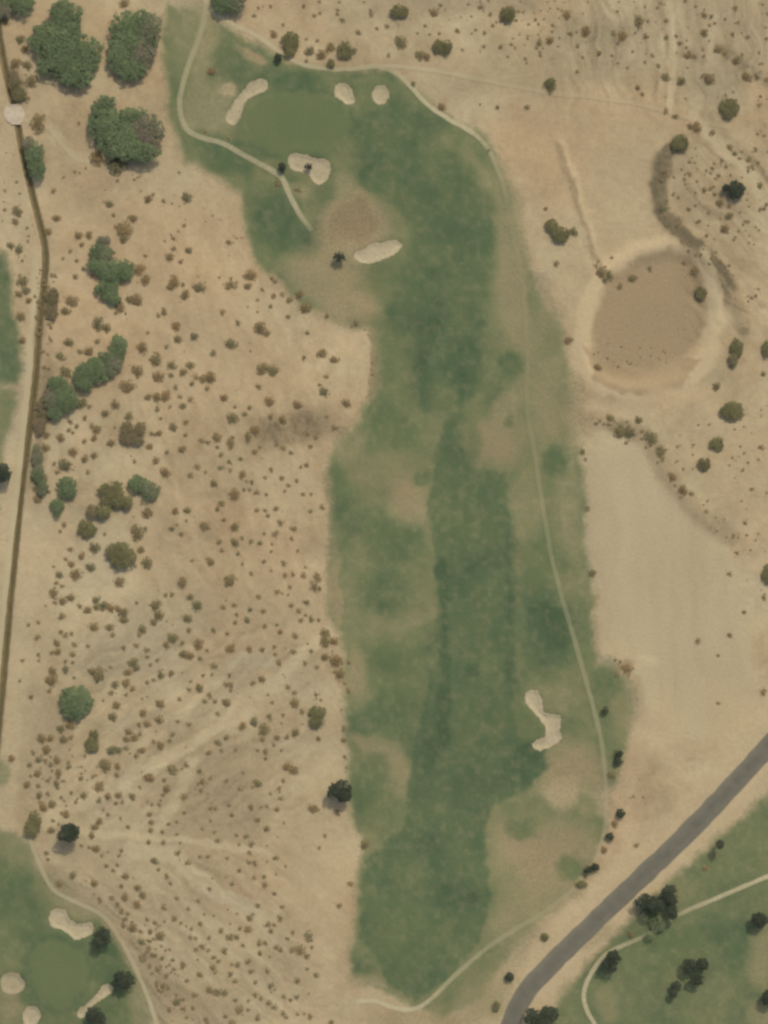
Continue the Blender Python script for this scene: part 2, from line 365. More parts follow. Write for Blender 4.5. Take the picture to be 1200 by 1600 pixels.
blob(572, 1530, 36, 16, 20, .6, .6, g=.5, l=.2)
line([(578, 520), (590, 562), (583, 615)], 3, 8, .6, g=.25, t=.9)
line([(512, 745), (520, 800), (518, 870), (524, 950)], 3, 9, .5, g=.4, t=.7)
# greener parts of the rough
blob(430, 350, 40, 66, -10, .6, .85, g=1, l=.86)
blob(340, 240, 60, 34, 15, .6, .8, g=1, l=.84)
blob(360, 90, 40, 22, 10, .6, .7, g=.95, l=.74)
blob(460, 125, 50, 26, 12, .6, .9, g=1, l=.9)
blob(575, 270, 30, 34, 0, .6, .8, g=1, l=1.0)
blob(590, 205, 60, 50, 0, .6, .8, g=1, l=.82)
blob(640, 190, 60, 30, 20, .6, .8, g=1, l=.86)
blob(500, 300, 26, 22, -20, .6, .7, g=1, l=.86)
blob(620, 560, 36, 70, 0, .6, .7, g=1, l=.66)
blob(610, 660, 46, 40, 30, .6, .8, g=1, l=.78)
blob(600, 420, 26, 40, 10, .6, .6, g=.95, l=.6)
blob(610, 850, 56, 44, 10, .6, .8, g=1, l=.76)
blob(600, 925, 44, 44, 0, .6, .8, g=1, l=.74)
blob(610, 1030, 50, 40, 0, .6, .8, g=1, l=.72)
blob(600, 1110, 60, 50, 0, .6, .85, g=1, l=.80)
blob(570, 1220, 34, 50, 0, .6, .8, g=1, l=.78)
blob(530, 780, 16, 60, 0, .6, .8, g=1, l=.7)
blob(850, 980, 50, 80, -8, .6, .9, g=1, l=.96)
blob(828, 1190, 30, 36, 0, .35, .95, warp=2, g=1, l=.98)
blob(825, 1130, 30, 40, 0, .5, .6, g=1, l=.72)
blob(798, 570, 23, 25, 0, .45, .9, warp=2, g=1, l=.8)
blob(866, 722, 27, 28, 0, .45, .9, warp=2, g=1, l=.84)
blob(834, 470, 13, 22, 0, .5, .7, warp=2, g=.9, l=.74)
blob(860, 540, 22, 22, 0, .6, .6, g=.9, l=.6)
blob(796, 660, 10, 14, 0, .5, .8, warp=2, g=.95, l=.7)
blob(660, 748, 16, 14, 0, .5, .8, warp=2, g=.95, l=.74)
blob(815, 1296, 26, 20, 0, .5, .9, warp=2, g=1, l=.6)
blob(890, 1358, 22, 22, 0, .4, .9, warp=2, g=1, l=.62)
blob(920, 1258, 18, 18, 0, .5, .7, warp=2, g=.9, l=.52)
blob(950, 1060, 26, 30, 0, .6, .8, g=1, l=.72)
blob(870, 850, 22, 60, -8, .6, .6, g=1, l=.62)
blob(840, 880, 24, 60, 0, .6, .6, g=1, l=.66)
blob(790, 300, 14, 30, 0, .6, .5, g=.9, l=.6)
# mown surfaces
area(FAIR1, 22, .78, warp=2, g=1, l=.84)
area(FAIR2, 9, .82, warp=2, g=1, l=.86)
blob(720, 575, 34, 60, 0, .3, .7, warp=2, g=1, l=.94)
blob(700, 625, 24, 20, 0, .6, .8, g=.95, l=.62)
blob(664, 600, 12, 60, 0, .5, .6, g=1, l=.98)
blob(690, 490, 22, 120, 2, .6, .5, g=1, l=.9)
line([(688, 880), (692, 980), (694, 1080), (696, 1160)], 5, 10, .55, l=1.06)
line([(798, 830), (800, 960), (798, 1080)], 4, 10, .5, l=1.06)
blob(715, 885, 10, 14, 0, .5, .5, warp=2, l=.68)
blob(710, 945, 14, 12, 0, .5, .5, warp=2, l=.68)
blob(740, 1048, 14, 12, 0, .5, .6, warp=2, l=1.1)
blob(735, 700, 22, 40, 0, .6, .7, g=.95, l=.9)
blob(640, 1400, 40, 40, 0, .6, .5, l=.66)
blob(620, 1450, 34, 40, 0, .6, .5, l=.68)
blob(690, 1390, 40, 20, -10, .6, .4, l=.72)
blob(715, 1400, 30, 26, 0, .6, .5, l=1.0)
blob(670, 1490, 60, 40, 0, .6, .5, l=.8)
area(GREEN1, 12, .4, warp=2, g=1, l=.95)
g1 = poly_sd(PX + wx2 * .4, PY + wy2 * .4, GREEN1); g2 = poly_sd(PX + wx2 * .4, PY + wy2 * .4, GREEN2)
# --- turf in the other corners
for poly, lv in ((SW_TURF, .62), (SE_TURF, .66), (W_TURF, .8), (W_TURF2, .4)):
    w = sstep(-10, 10, poly_sd(VX, VY, poly)); A['g'] = np.maximum(A['g'], w * .93)
    A['l'] = A['l'] * (1 - w) + (lv + noise_l * .6) * w
blob(20, 1400, 50, 90, 0, .6, .8, g=1, l=.8)
blob(50, 1420, 30, 60, 0, .6, .6, g=1, l=.74)
blob(80, 1390, 40, 30, 30, .6, .6, g=.7, l=.28)
blob(130, 1425, 50, 14, 20, .6, .7, g=.6, l=.2, t=.5)
blob(15, 1490, 20, 60, 0, .6, .5, g=.9, l=.45)
blob(20, 1570, 30, 30, 0, .6, .7, g=.6, l=.25, t=.6)
blob(30, 1330, 40, 24, 30, .6, .6, g=.7, l=.3)
blob(6, 1205, 14, 22, 0, .6, .7, g=.9, l=.6)
blob(170, 1510, 30, 50, 0, .6, .8, g=1, l=.88)
blob(90, 1470, 60, 24, 0, .6, .6, g=1, l=.82)
blob(170, 1580, 40, 40, 0, .6, .7, g=1, l=.82)
blob(215, 1580, 18, 40, -15, .6, .7, g=.6, l=.2)
blob(45, 1540, 14, 50, 0, .6, .6, g=1, l=.84)
blob(1060, 1470, 70, 40, -10, .6, .7, g=1, l=.8)
blob(1150, 1340, 60, 50, -40, .6, .6, g=.95, l=.62)
blob(1150, 1480, 40, 40, 0, .6, .8, g=1, l=.86)
blob(1190, 1500, 26, 50, 0, .6, .8, g=.7, l=.2, t=.45)
blob(1100, 1570, 60, 36, 0, .6, .6, g=.9, l=.5)
blob(1010, 1570, 50, 40, 0, .6, .6, g=.9, l=.66)
blob(890, 1570, 24, 40, 20, .6, .6, g=.9, l=.6)
blob(1060, 1395, 30, 30, 0, .6, .6, g=.8, l=.4)
blob(940, 1460, 30, 16, -35, .6, .6, g=.5, l=.2, t=.4)
blob(950, 1570, 18, 30, 0, .6, .6, g=.7, l=.25, t=.45)
blob(1190, 1590, 30, 24, 0, .6, .7, g=.6, l=.2, t=.45)
# the two greens: close-cut, paler and even
for gsd in (g1, g2):
    w = sstep(-6, 5, gsd); A['g'] = A['g'] * (1 - w) + w; A['l'] = A['l'] * (1 - w) + (.55 + n_mid * .06) * w
    w2 = np.exp(-((gsd + 7) / 5) ** 2) * .4; A['l'] = A['l'] * (1 - w2) + .9 * w2; A['g'] = A['g'] * (1 - w2) + w2
green_w = np.maximum(sstep(-3, 3, g1), sstep(-3, 3, g2))
A['l'] = A['l'] + ((fbm(PX, PY, 40, 155, 3) - .5) * .34 + grain(89, 160, 11, 175) * .12) * (1 - green_w * .8)
# dry fringes and weeds straying out of the turf
A['g'] = np.clip(A['g'] * (1.0 - .30 * np.clip(fbm(PX, PY, 9, 91, 2) - .45, 0, 1) * (1 - green_w)), 0, 1)
fr = sstep(-34, -2, poly_sd(WX, WY, HOLE)) * (A['g'] < .3)
A['t'] = np.clip(A['t'] + fr * .10, 0, 1.1)

# --- heights
H = (n_big - .5) * 3.0 + (n_mid - .5) * .9 + (n_fin - .5) * .16 * (1 - A['g'] * .8)
H += .9 * sstep(-10, 60, poly_sd(PX, PY, HOLE)) * 0
flat_w = sstep(-20, 25, poly_sd(PX, PY, FLAT)); H = H * (1 - flat_w * .85)
rim_d = poly_sd(PX, PY, BASIN_RIM)
H = H * (1 - .8 * sstep(-30, 10, rim_d)) + .45 * np.exp(-(rim_d / 11) ** 2) - 1.2 * sstep(0, 30, rim_d)
d = seg_dist(PX, PY, [(1062, 222), (1040, 240), (1029, 290), (1031, 328), (1060, 362), (1100, 395), (1130, 432), (1152, 478), (1163, 512)])
H += .8 * np.exp(-(d / 14) ** 2)
d = seg_dist(PX, PY, [(872, 220), (895, 275), (911, 330), (927, 388), (948, 432)]); H += .22 * np.exp(-(d / 8) ** 2)
d = seg_dist(PX, PY, [(930, 660), (975, 668), (1018, 692), (1040, 740), (1076, 790), (1112, 820)]); H += .6 * np.exp(-(d / 14) ** 2)
rd = seg_dist(PX, PY, [tuple(p) for p in smooth_line(ROAD, 12)]); wroad = 1 - sstep(26, 60, rd)
H = H * (1 - wroad) + .35 * (1 - sstep(22, 40, rd))
for gsd, hh in ((g1, .9), (g2, .8)):
    w = sstep(-34, 12, gsd); H = H * (1 - w * .8) + hh * w
for lbl, pts, dry in BUNKERS:
    bx0, by0 = pts.min(0) - 30; bx1, by1 = pts.max(0) + 30
    m = (PX > bx0) & (PX < bx1) & (PY > by0) & (PY < by1)
    sdv = poly_sd(PX[m], PY[m], [tuple(p) for p in pts])
    H[m] += .14 * np.exp(-((sdv + 6) / 6) ** 2)
H0 = H.copy()                       # before digging
for lbl, pts, dry in BUNKERS:
    bx0, by0 = pts.min(0) - 10; bx1, by1 = pts.max(0) + 10
    m = (PX > bx0) & (PX < bx1) & (PY > by0) & (PY < by1)
    sdv = poly_sd(PX[m], PY[m], [tuple(p) for p in pts])
    H[m] -= 1.1 * sstep(.5, 5, sdv)
for D in (DITCH_A, DITCH_B):
    dd = seg_dist(PX, PY, [tuple(p) for p in smooth_line(D, 8)])
    H -= 2.2 * (1 - sstep(1.5, 5.2, dd))

def samp(arr, px, py):
    fx = np.clip((np.asarray(px, float) - gx[0]) / STEP, 0, NX - 1.001); fy = np.clip((np.asarray(py, float) - gy[0]) / STEP, 0, NY - 1.001)
    ix = fx.astype(int); iy = fy.astype(int); u = fx - ix; v = fy - iy
    return (arr[iy, ix] * (1 - u) + arr[iy, ix + 1] * u) * (1 - v) + (arr[iy + 1, ix] * (1 - u) + arr[iy + 1, ix + 1] * u) * v
def W(px, py): return (np.asarray(px, float) - 600) * S, (800 - np.asarray(py, float)) * S
def ground_z(px, py): return samp(H0, px, py)

# ------------------------------------------------------------------ materials
def ramp(nt, stops):
    r = nt.nodes.new('ShaderNodeValToRGB'); e = r.color_ramp.elements
    e[0].position, e[0].color = stops[0]; e[1].position, e[1].color = stops[-1]
    for p, c in stops[1:-1]:
        n = e.new(p); n.color = c
    return r
def math_node(nt, op, a, b=None, clamp=False):
    m = nt.nodes.new('ShaderNodeMath'); m.operation = op; m.use_clamp = clamp
    for i, v in enumerate((a, b)):
        if v is None: continue
        if isinstance(v, (int, float)): m.inputs[i].default_value = v
        else: nt.links.new(v, m.inputs[i])
    return m.outputs[0]
def mixc(nt, f, a, b, blend='MIX'):
    m = nt.nodes.new('ShaderNodeMix'); m.data_type = 'RGBA'; m.blend_type = blend
    for s, v in ((m.inputs[0], f), (m.inputs[6], a), (m.inputs[7], b)):
        if isinstance(v, (int, float)): s.default_value = v
        elif isinstance(v, tuple): s.default_value = v
        else: nt.links.new(v, s)
    return m.outputs[2]
def noise(nt, scale, detail=4, rough=.55, vec=None):
    n = nt.nodes.new('ShaderNodeTexNoise'); n.inputs['Scale'].default_value = scale
    n.inputs['Detail'].default_value = detail; n.inputs['Roughness'].default_value = rough
    if vec is None:
        vec = nt.nodes.new('ShaderNodeNewGeometry').outputs['Position']
    nt.links.new(vec, n.inputs['Vector'])
    return n.outputs['Fac']
def base_mat(name, rough=.95):
    m = bpy.data.materials.new(name); m.use_nodes = True
    b = m.node_tree.nodes['Principled BSDF']; b.inputs['Roughness'].default_value = rough
    b.inputs['Specular IOR Level'].default_value = .12
    return m, m.node_tree, b
def bump(nt, b, h, strength, dist):
    bn = nt.nodes.new('ShaderNodeBump'); bn.inputs['Strength'].default_value = strength; bn.inputs['Distance'].default_value = dist
    nt.links.new(h, bn.inputs['Height']); nt.links.new(bn.outputs['Normal'], b.inputs['Normal'])

def ground_colour(nt):
    """soil and turf colour from the cover attribute (grass, lushness, soil tone, soil hue)"""
    at = nt.nodes.new('ShaderNodeAttribute'); at.attribute_name = 'cover'
    sp = nt.nodes.new('ShaderNodeSeparateColor'); nt.links.new(at.outputs['Color'], sp.inputs[0])
    g, l, t, h = sp.outputs[0], sp.outputs[1], sp.outputs[2], at.outputs['Alpha']
    nf = noise(nt, .9, 5, .65); nm = noise(nt, .22, 4, .6); ns = noise(nt, 2.6, 3, .7)
    tt = math_node(nt, 'ADD', t, math_node(nt, 'MULTIPLY', math_node(nt, 'SUBTRACT', nf, .5), .46))
    tt = math_node(nt, 'ADD', tt, math_node(nt, 'MULTIPLY', math_node(nt, 'SUBTRACT', ns, .5), .22))
    soil = ramp(nt, [(0, lin(184, 166, 127)), (.35, lin(167, 148, 111)), (.7, lin(145, 127, 94)), (1, lin(103, 92, 68))]); nt.links.new(tt, soil.inputs[0])
    pink = math_node(nt, 'MULTIPLY', h, .75, True)
    grey = math_node(nt, 'MULTIPLY', h, -.55, True)
    c = mixc(nt, pink, soil.outputs[0], mixc(nt, 1.0, soil.outputs[0], (1.05, .94, .90, 1), 'MULTIPLY'))
    c = mixc(nt, grey, c, mixc(nt, 1.0, c, (.88, 1.0, 1.08, 1), 'MULTIPLY'))
    ll = math_node(nt, 'ADD', l, math_node(nt, 'MULTIPLY', math_node(nt, 'SUBTRACT', nm, .5), .09))
    ll = math_node(nt, 'ADD', ll, math_node(nt, 'MULTIPLY', math_node(nt, 'SUBTRACT', nf, .5), .15))
    gr = ramp(nt, [(0, lin(128, 119, 83)), (.32, lin(111, 112, 75)), (.62, lin(96, 105, 69)), (.85, lin(81, 95, 64)), (1, lin(69, 85, 57))]); nt.links.new(ll, gr.inputs[0])
    gg = math_node(nt, 'ADD', g, math_node(nt, 'MULTIPLY', math_node(nt, 'MULTIPLY', math_node(nt, 'SUBTRACT', nf, .5), 1.2), math_node(nt, 'SUBTRACT', 1.05, g)), True)
    gg = math_node(nt, 'MULTIPLY', gg, math_node(nt, 'MULTIPLY', g, 6.0, True))
    return mixc(nt, gg, c, gr.outputs[0]), nf, ns

mat_ground, nt, b = base_mat('soil_and_turf')
c, nf, ns = ground_colour(nt); nt.links.new(c, b.inputs['Base Color'])
hsum = math_node(nt, 'ADD', math_node(nt, 'MULTIPLY', nf, 1.0), math_node(nt, 'MULTIPLY', ns, .4))
bump(nt, b, hsum, .55, .35)

mat_path, nt, b = base_mat('worn_path')
c, nf, ns = ground_colour(nt)
at = nt.nodes.new('ShaderNodeAttribute'); at.attribute_name = 'worn'
pc = ramp(nt, [(.25, lin(160, 149, 113)), (.75, lin(180, 168, 130))]); nt.links.new(nf, pc.inputs[0])
f = math_node(nt, 'ADD', at.outputs['Fac'], math_node(nt, 'MULTIPLY', math_node(nt, 'SUBTRACT', nf, .5), math_node(nt, 'MULTIPLY', at.outputs['Fac'], .9)), True)
nt.links.new(mixc(nt, f, c, pc.outputs[0]), b.inputs['Base Color']); bump(nt, b, ns, .3, .1)

mat_sand, nt, b = base_mat('bunker_sand')
oi = nt.nodes.new('ShaderNodeAttribute'); oi.attribute_name = 'dull'
n1 = noise(nt, .7, 4); n2 = noise(nt, 4, 3)
sc_ = ramp(nt, [(.2, lin(157, 144, 110)), (.8, lin(180, 165, 129))]); nt.links.new(n1, sc_.inputs[0])
nt.links.new(mixc(nt, oi.outputs['Fac'], sc_.outputs[0], lin(140, 128, 95)), b.inputs['Base Color']); bump(nt, b, n2, .4, .08)

mat_road, nt, b = base_mat('aged_asphalt', .9)
n1 = noise(nt, .25, 5, .6); n2 = noise(nt, 5, 3)
at = nt.nodes.new('ShaderNodeAttribute'); at.attribute_name = 'edge'
rc = ramp(nt, [(.25, lin(95, 92, 77)), (.75, lin(110, 105, 88))]); nt.links.new(n1, rc.inputs[0])
nt.links.new(mixc(nt, at.outputs['Fac'], rc.outputs[0], lin(150, 137, 108)), b.inputs['Base Color']); bump(nt, b, n2, .3, .02)

mat_ditch, nt, b = base_mat('damp_ditch_earth', .8)
n1 = noise(nt, .5, 5, .65)
dc = ramp(nt, [(.3, lin(104, 92, 60)), (.7, lin(130, 114, 80))]); nt.links.new(n1, dc.inputs[0]); nt.links.new(dc.outputs[0], b.inputs['Base Color']); bump(nt, b, n1, .6, .3)
mat_water, nt, b = base_mat('murky_water', .25)
n1 = noise(nt, .4, 4)
dc = ramp(nt, [(.3, lin(88, 79, 52)), (.7, lin(104, 94, 62))]); nt.links.new(n1, dc.inputs[0]); nt.links.new(dc.outputs[0], b.inputs['Base Color'])
mat_conc, nt, b = base_mat('pale_concrete', .9)
n1 = noise(nt, .8, 5)
dc = ramp(nt, [(.3, lin(170, 154, 126)), (.7, lin(190, 174, 146))]); nt.links.new(n1, dc.inputs[0]); nt.links.new(dc.outputs[0], b.inputs['Base Color']); bump(nt, b, n1, .3, .05)
mat_bark, nt, b = base_mat('bark', .95)
n1 = noise(nt, 3, 4)
dc = ramp(nt, [(.3, lin(78, 64, 48)), (.7, lin(112, 96, 76))]); nt.links.new(n1, dc.inputs[0]); nt.links.new(dc.outputs[0], b.inputs['Base Color'])

def leaf_mat(name, dark, light, dry):
    m, nt, b = base_mat(name, .75)
    at = nt.nodes.new('ShaderNodeAttribute'); at.attribute_name = 'shade'      # r: clump variation, g: dryness
    sp = nt.nodes.new('ShaderNodeSeparateColor'); nt.links.new(at.outputs['Color'], sp.inputs[0])
    v = sp.outputs[0]
    c = mixc(nt, v, lin(*dark), lin(*light)); c = mixc(nt, sp.outputs[1], c, lin(*dry))
    nt.links.new(c, b.inputs['Base Color'])
    return m
LEAF = {
 'green': leaf_mat('leaf_green', (96, 107, 73), (116, 127, 87), (128, 116, 95)),
 'olive': leaf_mat('leaf_olive', (106, 102, 68), (126, 120, 81), (130, 114, 86)),
 'dark': leaf_mat('leaf_dark', (58, 63, 48), (76, 82, 62), (92, 88, 72)),
}
mat_shrub, nt, b = base_mat('shrub_twigs', .9)
oi = nt.nodes.new('ShaderNodeObjectInfo')
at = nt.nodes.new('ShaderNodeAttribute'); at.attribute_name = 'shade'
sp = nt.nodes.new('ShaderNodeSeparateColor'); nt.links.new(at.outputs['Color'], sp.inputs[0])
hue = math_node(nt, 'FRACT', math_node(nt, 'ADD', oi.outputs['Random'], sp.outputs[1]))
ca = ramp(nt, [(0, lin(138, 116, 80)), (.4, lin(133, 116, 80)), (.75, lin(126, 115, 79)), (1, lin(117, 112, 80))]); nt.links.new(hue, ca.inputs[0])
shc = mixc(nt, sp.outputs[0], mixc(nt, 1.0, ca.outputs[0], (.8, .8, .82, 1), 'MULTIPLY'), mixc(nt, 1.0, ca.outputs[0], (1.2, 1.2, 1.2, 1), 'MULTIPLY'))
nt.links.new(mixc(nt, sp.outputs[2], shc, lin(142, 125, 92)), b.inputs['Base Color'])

# ------------------------------------------------------------------ the ground, cut along the mown outlines into its named surfaces
cover = np.stack([np.clip(A['g'], 0, 1), np.clip(A['l'], 0, 1.1), np.clip(A['t'], -.1, 1.1), np.clip(A['h'], -1, 1)], -1)
vx, vy = W(PX, PY)
VERT = np.stack([vx, vy, H], -1).reshape(-1, 3); COV = cover.reshape(-1, 4)
idx = np.arange(NX * NY).reshape(NY, NX)
QUADS = np.stack([idx[:-1, :-1], idx[1:, :-1], idx[1:, 1:], idx[:-1, 1:]], -1)
cxm, cym = PX[:-1, :-1] + STEP / 2, PY[:-1, :-1] + STEP / 2
cls = np.zeros(cxm.shape, int)
gm = A['g'][:-1, :-1]
cls[gm > .45] = 1
sdh = poly_sd(cxm, cym, HOLE)
cls[(cls == 1) & (cxm < 300) & (cym > 1200)] = 2
cls[(cls == 1) & (cxm > 780) & (cym > 1150) & (sdh < -12)] = 3
cls[(cls == 1) & (cxm < 120) & (cym < 1200) & (sdh < -12)] = 4
cls[(cls == 1) & (sdh < -25)] = 0
cls[poly_sd(cxm, cym, BASIN) > 0] = 7
cls[(poly_sd(cxm, cym, FLAT) > 0) & (gm < .45)] = 8
cls[poly_sd(cxm, cym, FAIR1) > 0] = 5
cls[poly_sd(cxm, cym, FAIR2) > 0] = 6
cls[poly_sd(cxm, cym, GREEN1) > 0] = 9
cls[poly_sd(cxm, cym, GREEN2) > 0] = 10
SURF = [
 ('ground', 'sandy desert ground with bare soil and worn tracks', 'ground'),
 ('rough_turf', 'patchy half-dry rough grass surrounding the long fairway', 'rough'),
 ('corner_turf', 'green turf round the small green in the bottom left corner', 'turf'),
 ('roadside_turf', 'green turf in the bottom right corner beyond the asphalt road', 'turf'),
 ('ditch_side_turf', 'strip of green grass at the left border beyond the ditch', 'turf'),
 ('fairway_bend', 'upper mown fairway curving towards the big putting green', 'fairway'),
 ('fairway', 'long lower mown fairway of deep green grass', 'fairway'),
 ('dry_basin', 'round dry basin with a flat brown gravel bed', 'basin'),
 ('sand_flat', 'smooth pale grey-tan sand flat right of the fairway', 'sand flat'),
 ('putting_green', 'big smooth putting green at the upper end of the hole', 'putting green'),
 ('putting_green', 'small round putting green in the bottom left corner', 'putting green'),
]
for k, (nm, lb, ct) in enumerate(SURF):
    q = QUADS[cls == k].reshape(-1, 4)
    if not len(q): continue
    used, inv = np.unique(q, return_inverse=True)
    tag(mesh_obj(nm, VERT[used], inv.reshape(-1, 4), mat_ground, smooth=True, attrs={'cover': COV[used]}), lb, ct, kind='structure')
# the desert goes on to the horizon
def apron():
    ring = [(gx[0], gy[0]), (gx[-1], gy[0]), (gx[-1], gy[-1]), (gx[0], gy[-1])]
    edge = [(x, gy[0]) for x in gx[::8]] + [(gx[-1], y) for y in gy[::8]] + [(x, gy[-1]) for x in gx[::-8]] + [(gx[0], y) for y in gy[::-8]]
    V, C = [], []; scales = [0.995, 1.15, 1.5, 2.4, 5, 14, 50]; n = len(edge)
    for s_ in scales:
        for x, y in edge:
            X, Y = 600 + (x - 600) * s_, 800 + (y - 800) * s_
            z = float(samp(H0, x, y)) * max(0, 1 - (s_ - 1) * 4) - (.25 if s_ < 1 else 0)
            a, b_ = W(X, Y); V.append((a, b_, z))
            f_ = float(samp(A['g'], x, y)) if s_ < 1.2 else 0
            C.append((f_, .5, .38, 0))
    F = [(i * n + j, (i + 1) * n + j, (i + 1) * n + (j + 1) % n, i * n + (j + 1) % n) for i in range(len(scales) - 1) for j in range(n)]
    F = np.array(F)[:, ::-1]
    tag(mesh_obj('outer_ground', V, F, mat_ground, smooth=True, attrs={'cover': np.array(C)}), 'open desert ground running on beyond the golf course', 'ground', kind='structure')
apron()

# ------------------------------------------------------------------ paths, tracks, road
def strip(name, pts, width, mat, label, cat, lift=.085, worn=None, wob=.8, ncross=5, crown=0.0, seed=1, edge=False):
    L = smooth_line(pts, 4.0); n = len(L)
    T = np.gradient(L, axis=0); T /= np.linalg.norm(T, axis=1)[:, None]; N = np.stack([-T[:, 1], T[:, 0]], 1)
    r = np.random.default_rng(seed)
    s_ = np.arange(n) * 4.0
    wl = width / 2 + (vnoise(s_ / 14, s_ * 0 + seed * 3.3, seed) - .5) * wob * 2
    wr = width / 2 + (vnoise(s_ / 14, s_ * 0 + seed * 7.7 + 40, seed + 9) - .5) * wob * 2
    V = np.zeros((n, ncross, 3)); C = np.zeros((n, ncross, 4)); Wn = np.zeros((n, ncross)); E = np.zeros((n, ncross))
    u = np.linspace(-1, 1, ncross)
    wv = np.interp(np.linspace(0, 1, n), np.linspace(0, 1, len(worn)), worn) if worn is not None else np.ones(n)
    for j in range(ncross):
        off = np.where(u[j] < 0, u[j] * wl, u[j] * wr)
        P = L + N * off[:, None]
        X, Y = W(P[:, 0], P[:, 1])
        edge_drop = .22 if abs(u[j]) == 1 else 0
        V[:, j] = np.stack([X, Y, ground_z(P[:, 0], P[:, 1]) + lift + crown * (1 - u[j] ** 2) - edge_drop * (lift > .09)], 1)
        C[:, j] = np.stack([samp(cover[..., q], P[:, 0], P[:, 1]) for q in range(4)], 1)
        Wn[:, j] = wv * (1 - .75 * (abs(u[j]) > .99))
        E[:, j] = .75 if abs(u[j]) > .99 else (.12 if abs(u[j]) > .7 else (.10 if abs(abs(u[j]) - .5) < .05 else 0))
    ii = np.arange(n * ncross).reshape(n, ncross)
    F = np.stack([ii[:-1, :-1], ii[:-1, 1:], ii[1:, 1:], ii[1:, :-1]], -1).reshape(-1, 4)
    o = mesh_obj(name, V.reshape(-1, 3), F, mat, smooth=True, attrs={'cover': C.reshape(-1, 4), 'worn': Wn.ravel(), 'edge': E.ravel()})
    # faces must look up
    if o.data.polygons[0].normal.z < 0: o.data.flip_normals()
    return tag(o, label, cat, kind='structure')

strip('asphalt_road', ROAD, 34, mat_road, 'grey asphalt road curving across the bottom right corner', 'road', lift=.12, wob=1.2, ncross=9, crown=.08, seed=4)
strip('cart_path', [(326, -20), (320, 20), (312, 55), (292, 110), (281, 160), (289, 197), (310, 213), (350, 225), (385, 245), (420, 264), (440, 278), (455, 310), (472, 340), (488, 360)], 10, mat_path, 'tan cart path looping round the left side of the big green', 'path', worn=[.2, .25, .35, .5, .55, .55, .6, .65, .65, .8, .75, .2], seed=5)
strip('cart_path', [(590, 104), (615, 112), (640, 133), (668, 163), (700, 185), (742, 210), (764, 235), (784, 282), (795, 330), (808, 395), (820, 470), (824, 560), (824, 640), (835, 705), (848, 790), (862, 870), (880, 940), (902, 1015), (920, 1080), (936, 1140), (944, 1190), (947, 1250), (944, 1300), (930, 1345), (900, 1385), (850, 1425), (800, 1455), (760, 1482), (715, 1520), (690, 1545), (664, 1568), (640, 1578), (612, 1574), (585, 1564), (556, 1566)], 8.5, mat_path, 'long cart path down the right side of the hole, palest near both ends', 'path', worn=[.3, .9, 1, .35, .03, .02, .05, .05, .08, .15, .2, .22, .25, .3, .36, .3, .18, .2, .2, .22, .35, .5, .95, 1], seed=6)
strip('dirt_track', [(310, -20), (330, 15), (360, 35), (405, 58), (440, 84), (480, 103), (530, 109), (590, 104), (650, 106), (700, 114), (800, 134), (860, 145), (930, 153), (1000, 163), (1080, 186), (1140, 200)], 8, mat_path, 'pale dirt track running along the top edge of the hole', 'track', worn=[.7, .8, .85, .6, .45, .5, .5, .3, .15, .2, .25, .2, .12, .05], seed=7)
strip('cart_path', [(1300, 1330), (1240, 1352), (1200, 1369), (1150, 1390), (1105, 1409), (1062, 1428), (1035, 1446), (1008, 1462), (985, 1473), (958, 1485), (938, 1500), (920, 1528), (912, 1556), (918, 1580), (932, 1605), (955, 1660)], 8, mat_path, 'pale cart path crossing the corner turf below the asphalt road', 'path', worn=[.9, .9, .95, .9, .85, .4, .35, .7, .85, .9, .95, .9], seed=8)
strip('cart_path', [(40, 1290), (60, 1345), (85, 1390), (125, 1412), (160, 1430), (185, 1462), (208, 1505), (226, 1545), (245, 1600), (262, 1680)], 8, mat_path, 'olive tan cart path curving round the small corner green', 'path', worn=[.35, .45, .55, .45, .4, .6, .7, .6, .5], seed=9)
strip('dirt_track', [(36, 188), (60, 192), (80, 205), (100, 230), (120, 248), (150, 256), (185, 262)], 7, mat_path, 'short dirt track leaving the ditch crossing towards the trees', 'track', worn=[.5, .35, .45, .5, .3, .1], seed=10)
strip('dirt_track', [(56, 395), (54, 450), (49, 520), (42, 610), (31, 720), (20, 820), (10, 910), (-2, 1020), (-12, 1100)], 9, mat_path, 'pale dirt service track hugging the left bank of the ditch', 'track', worn=[.1, .5, .55, .5, .45, .45, .4], seed=12)

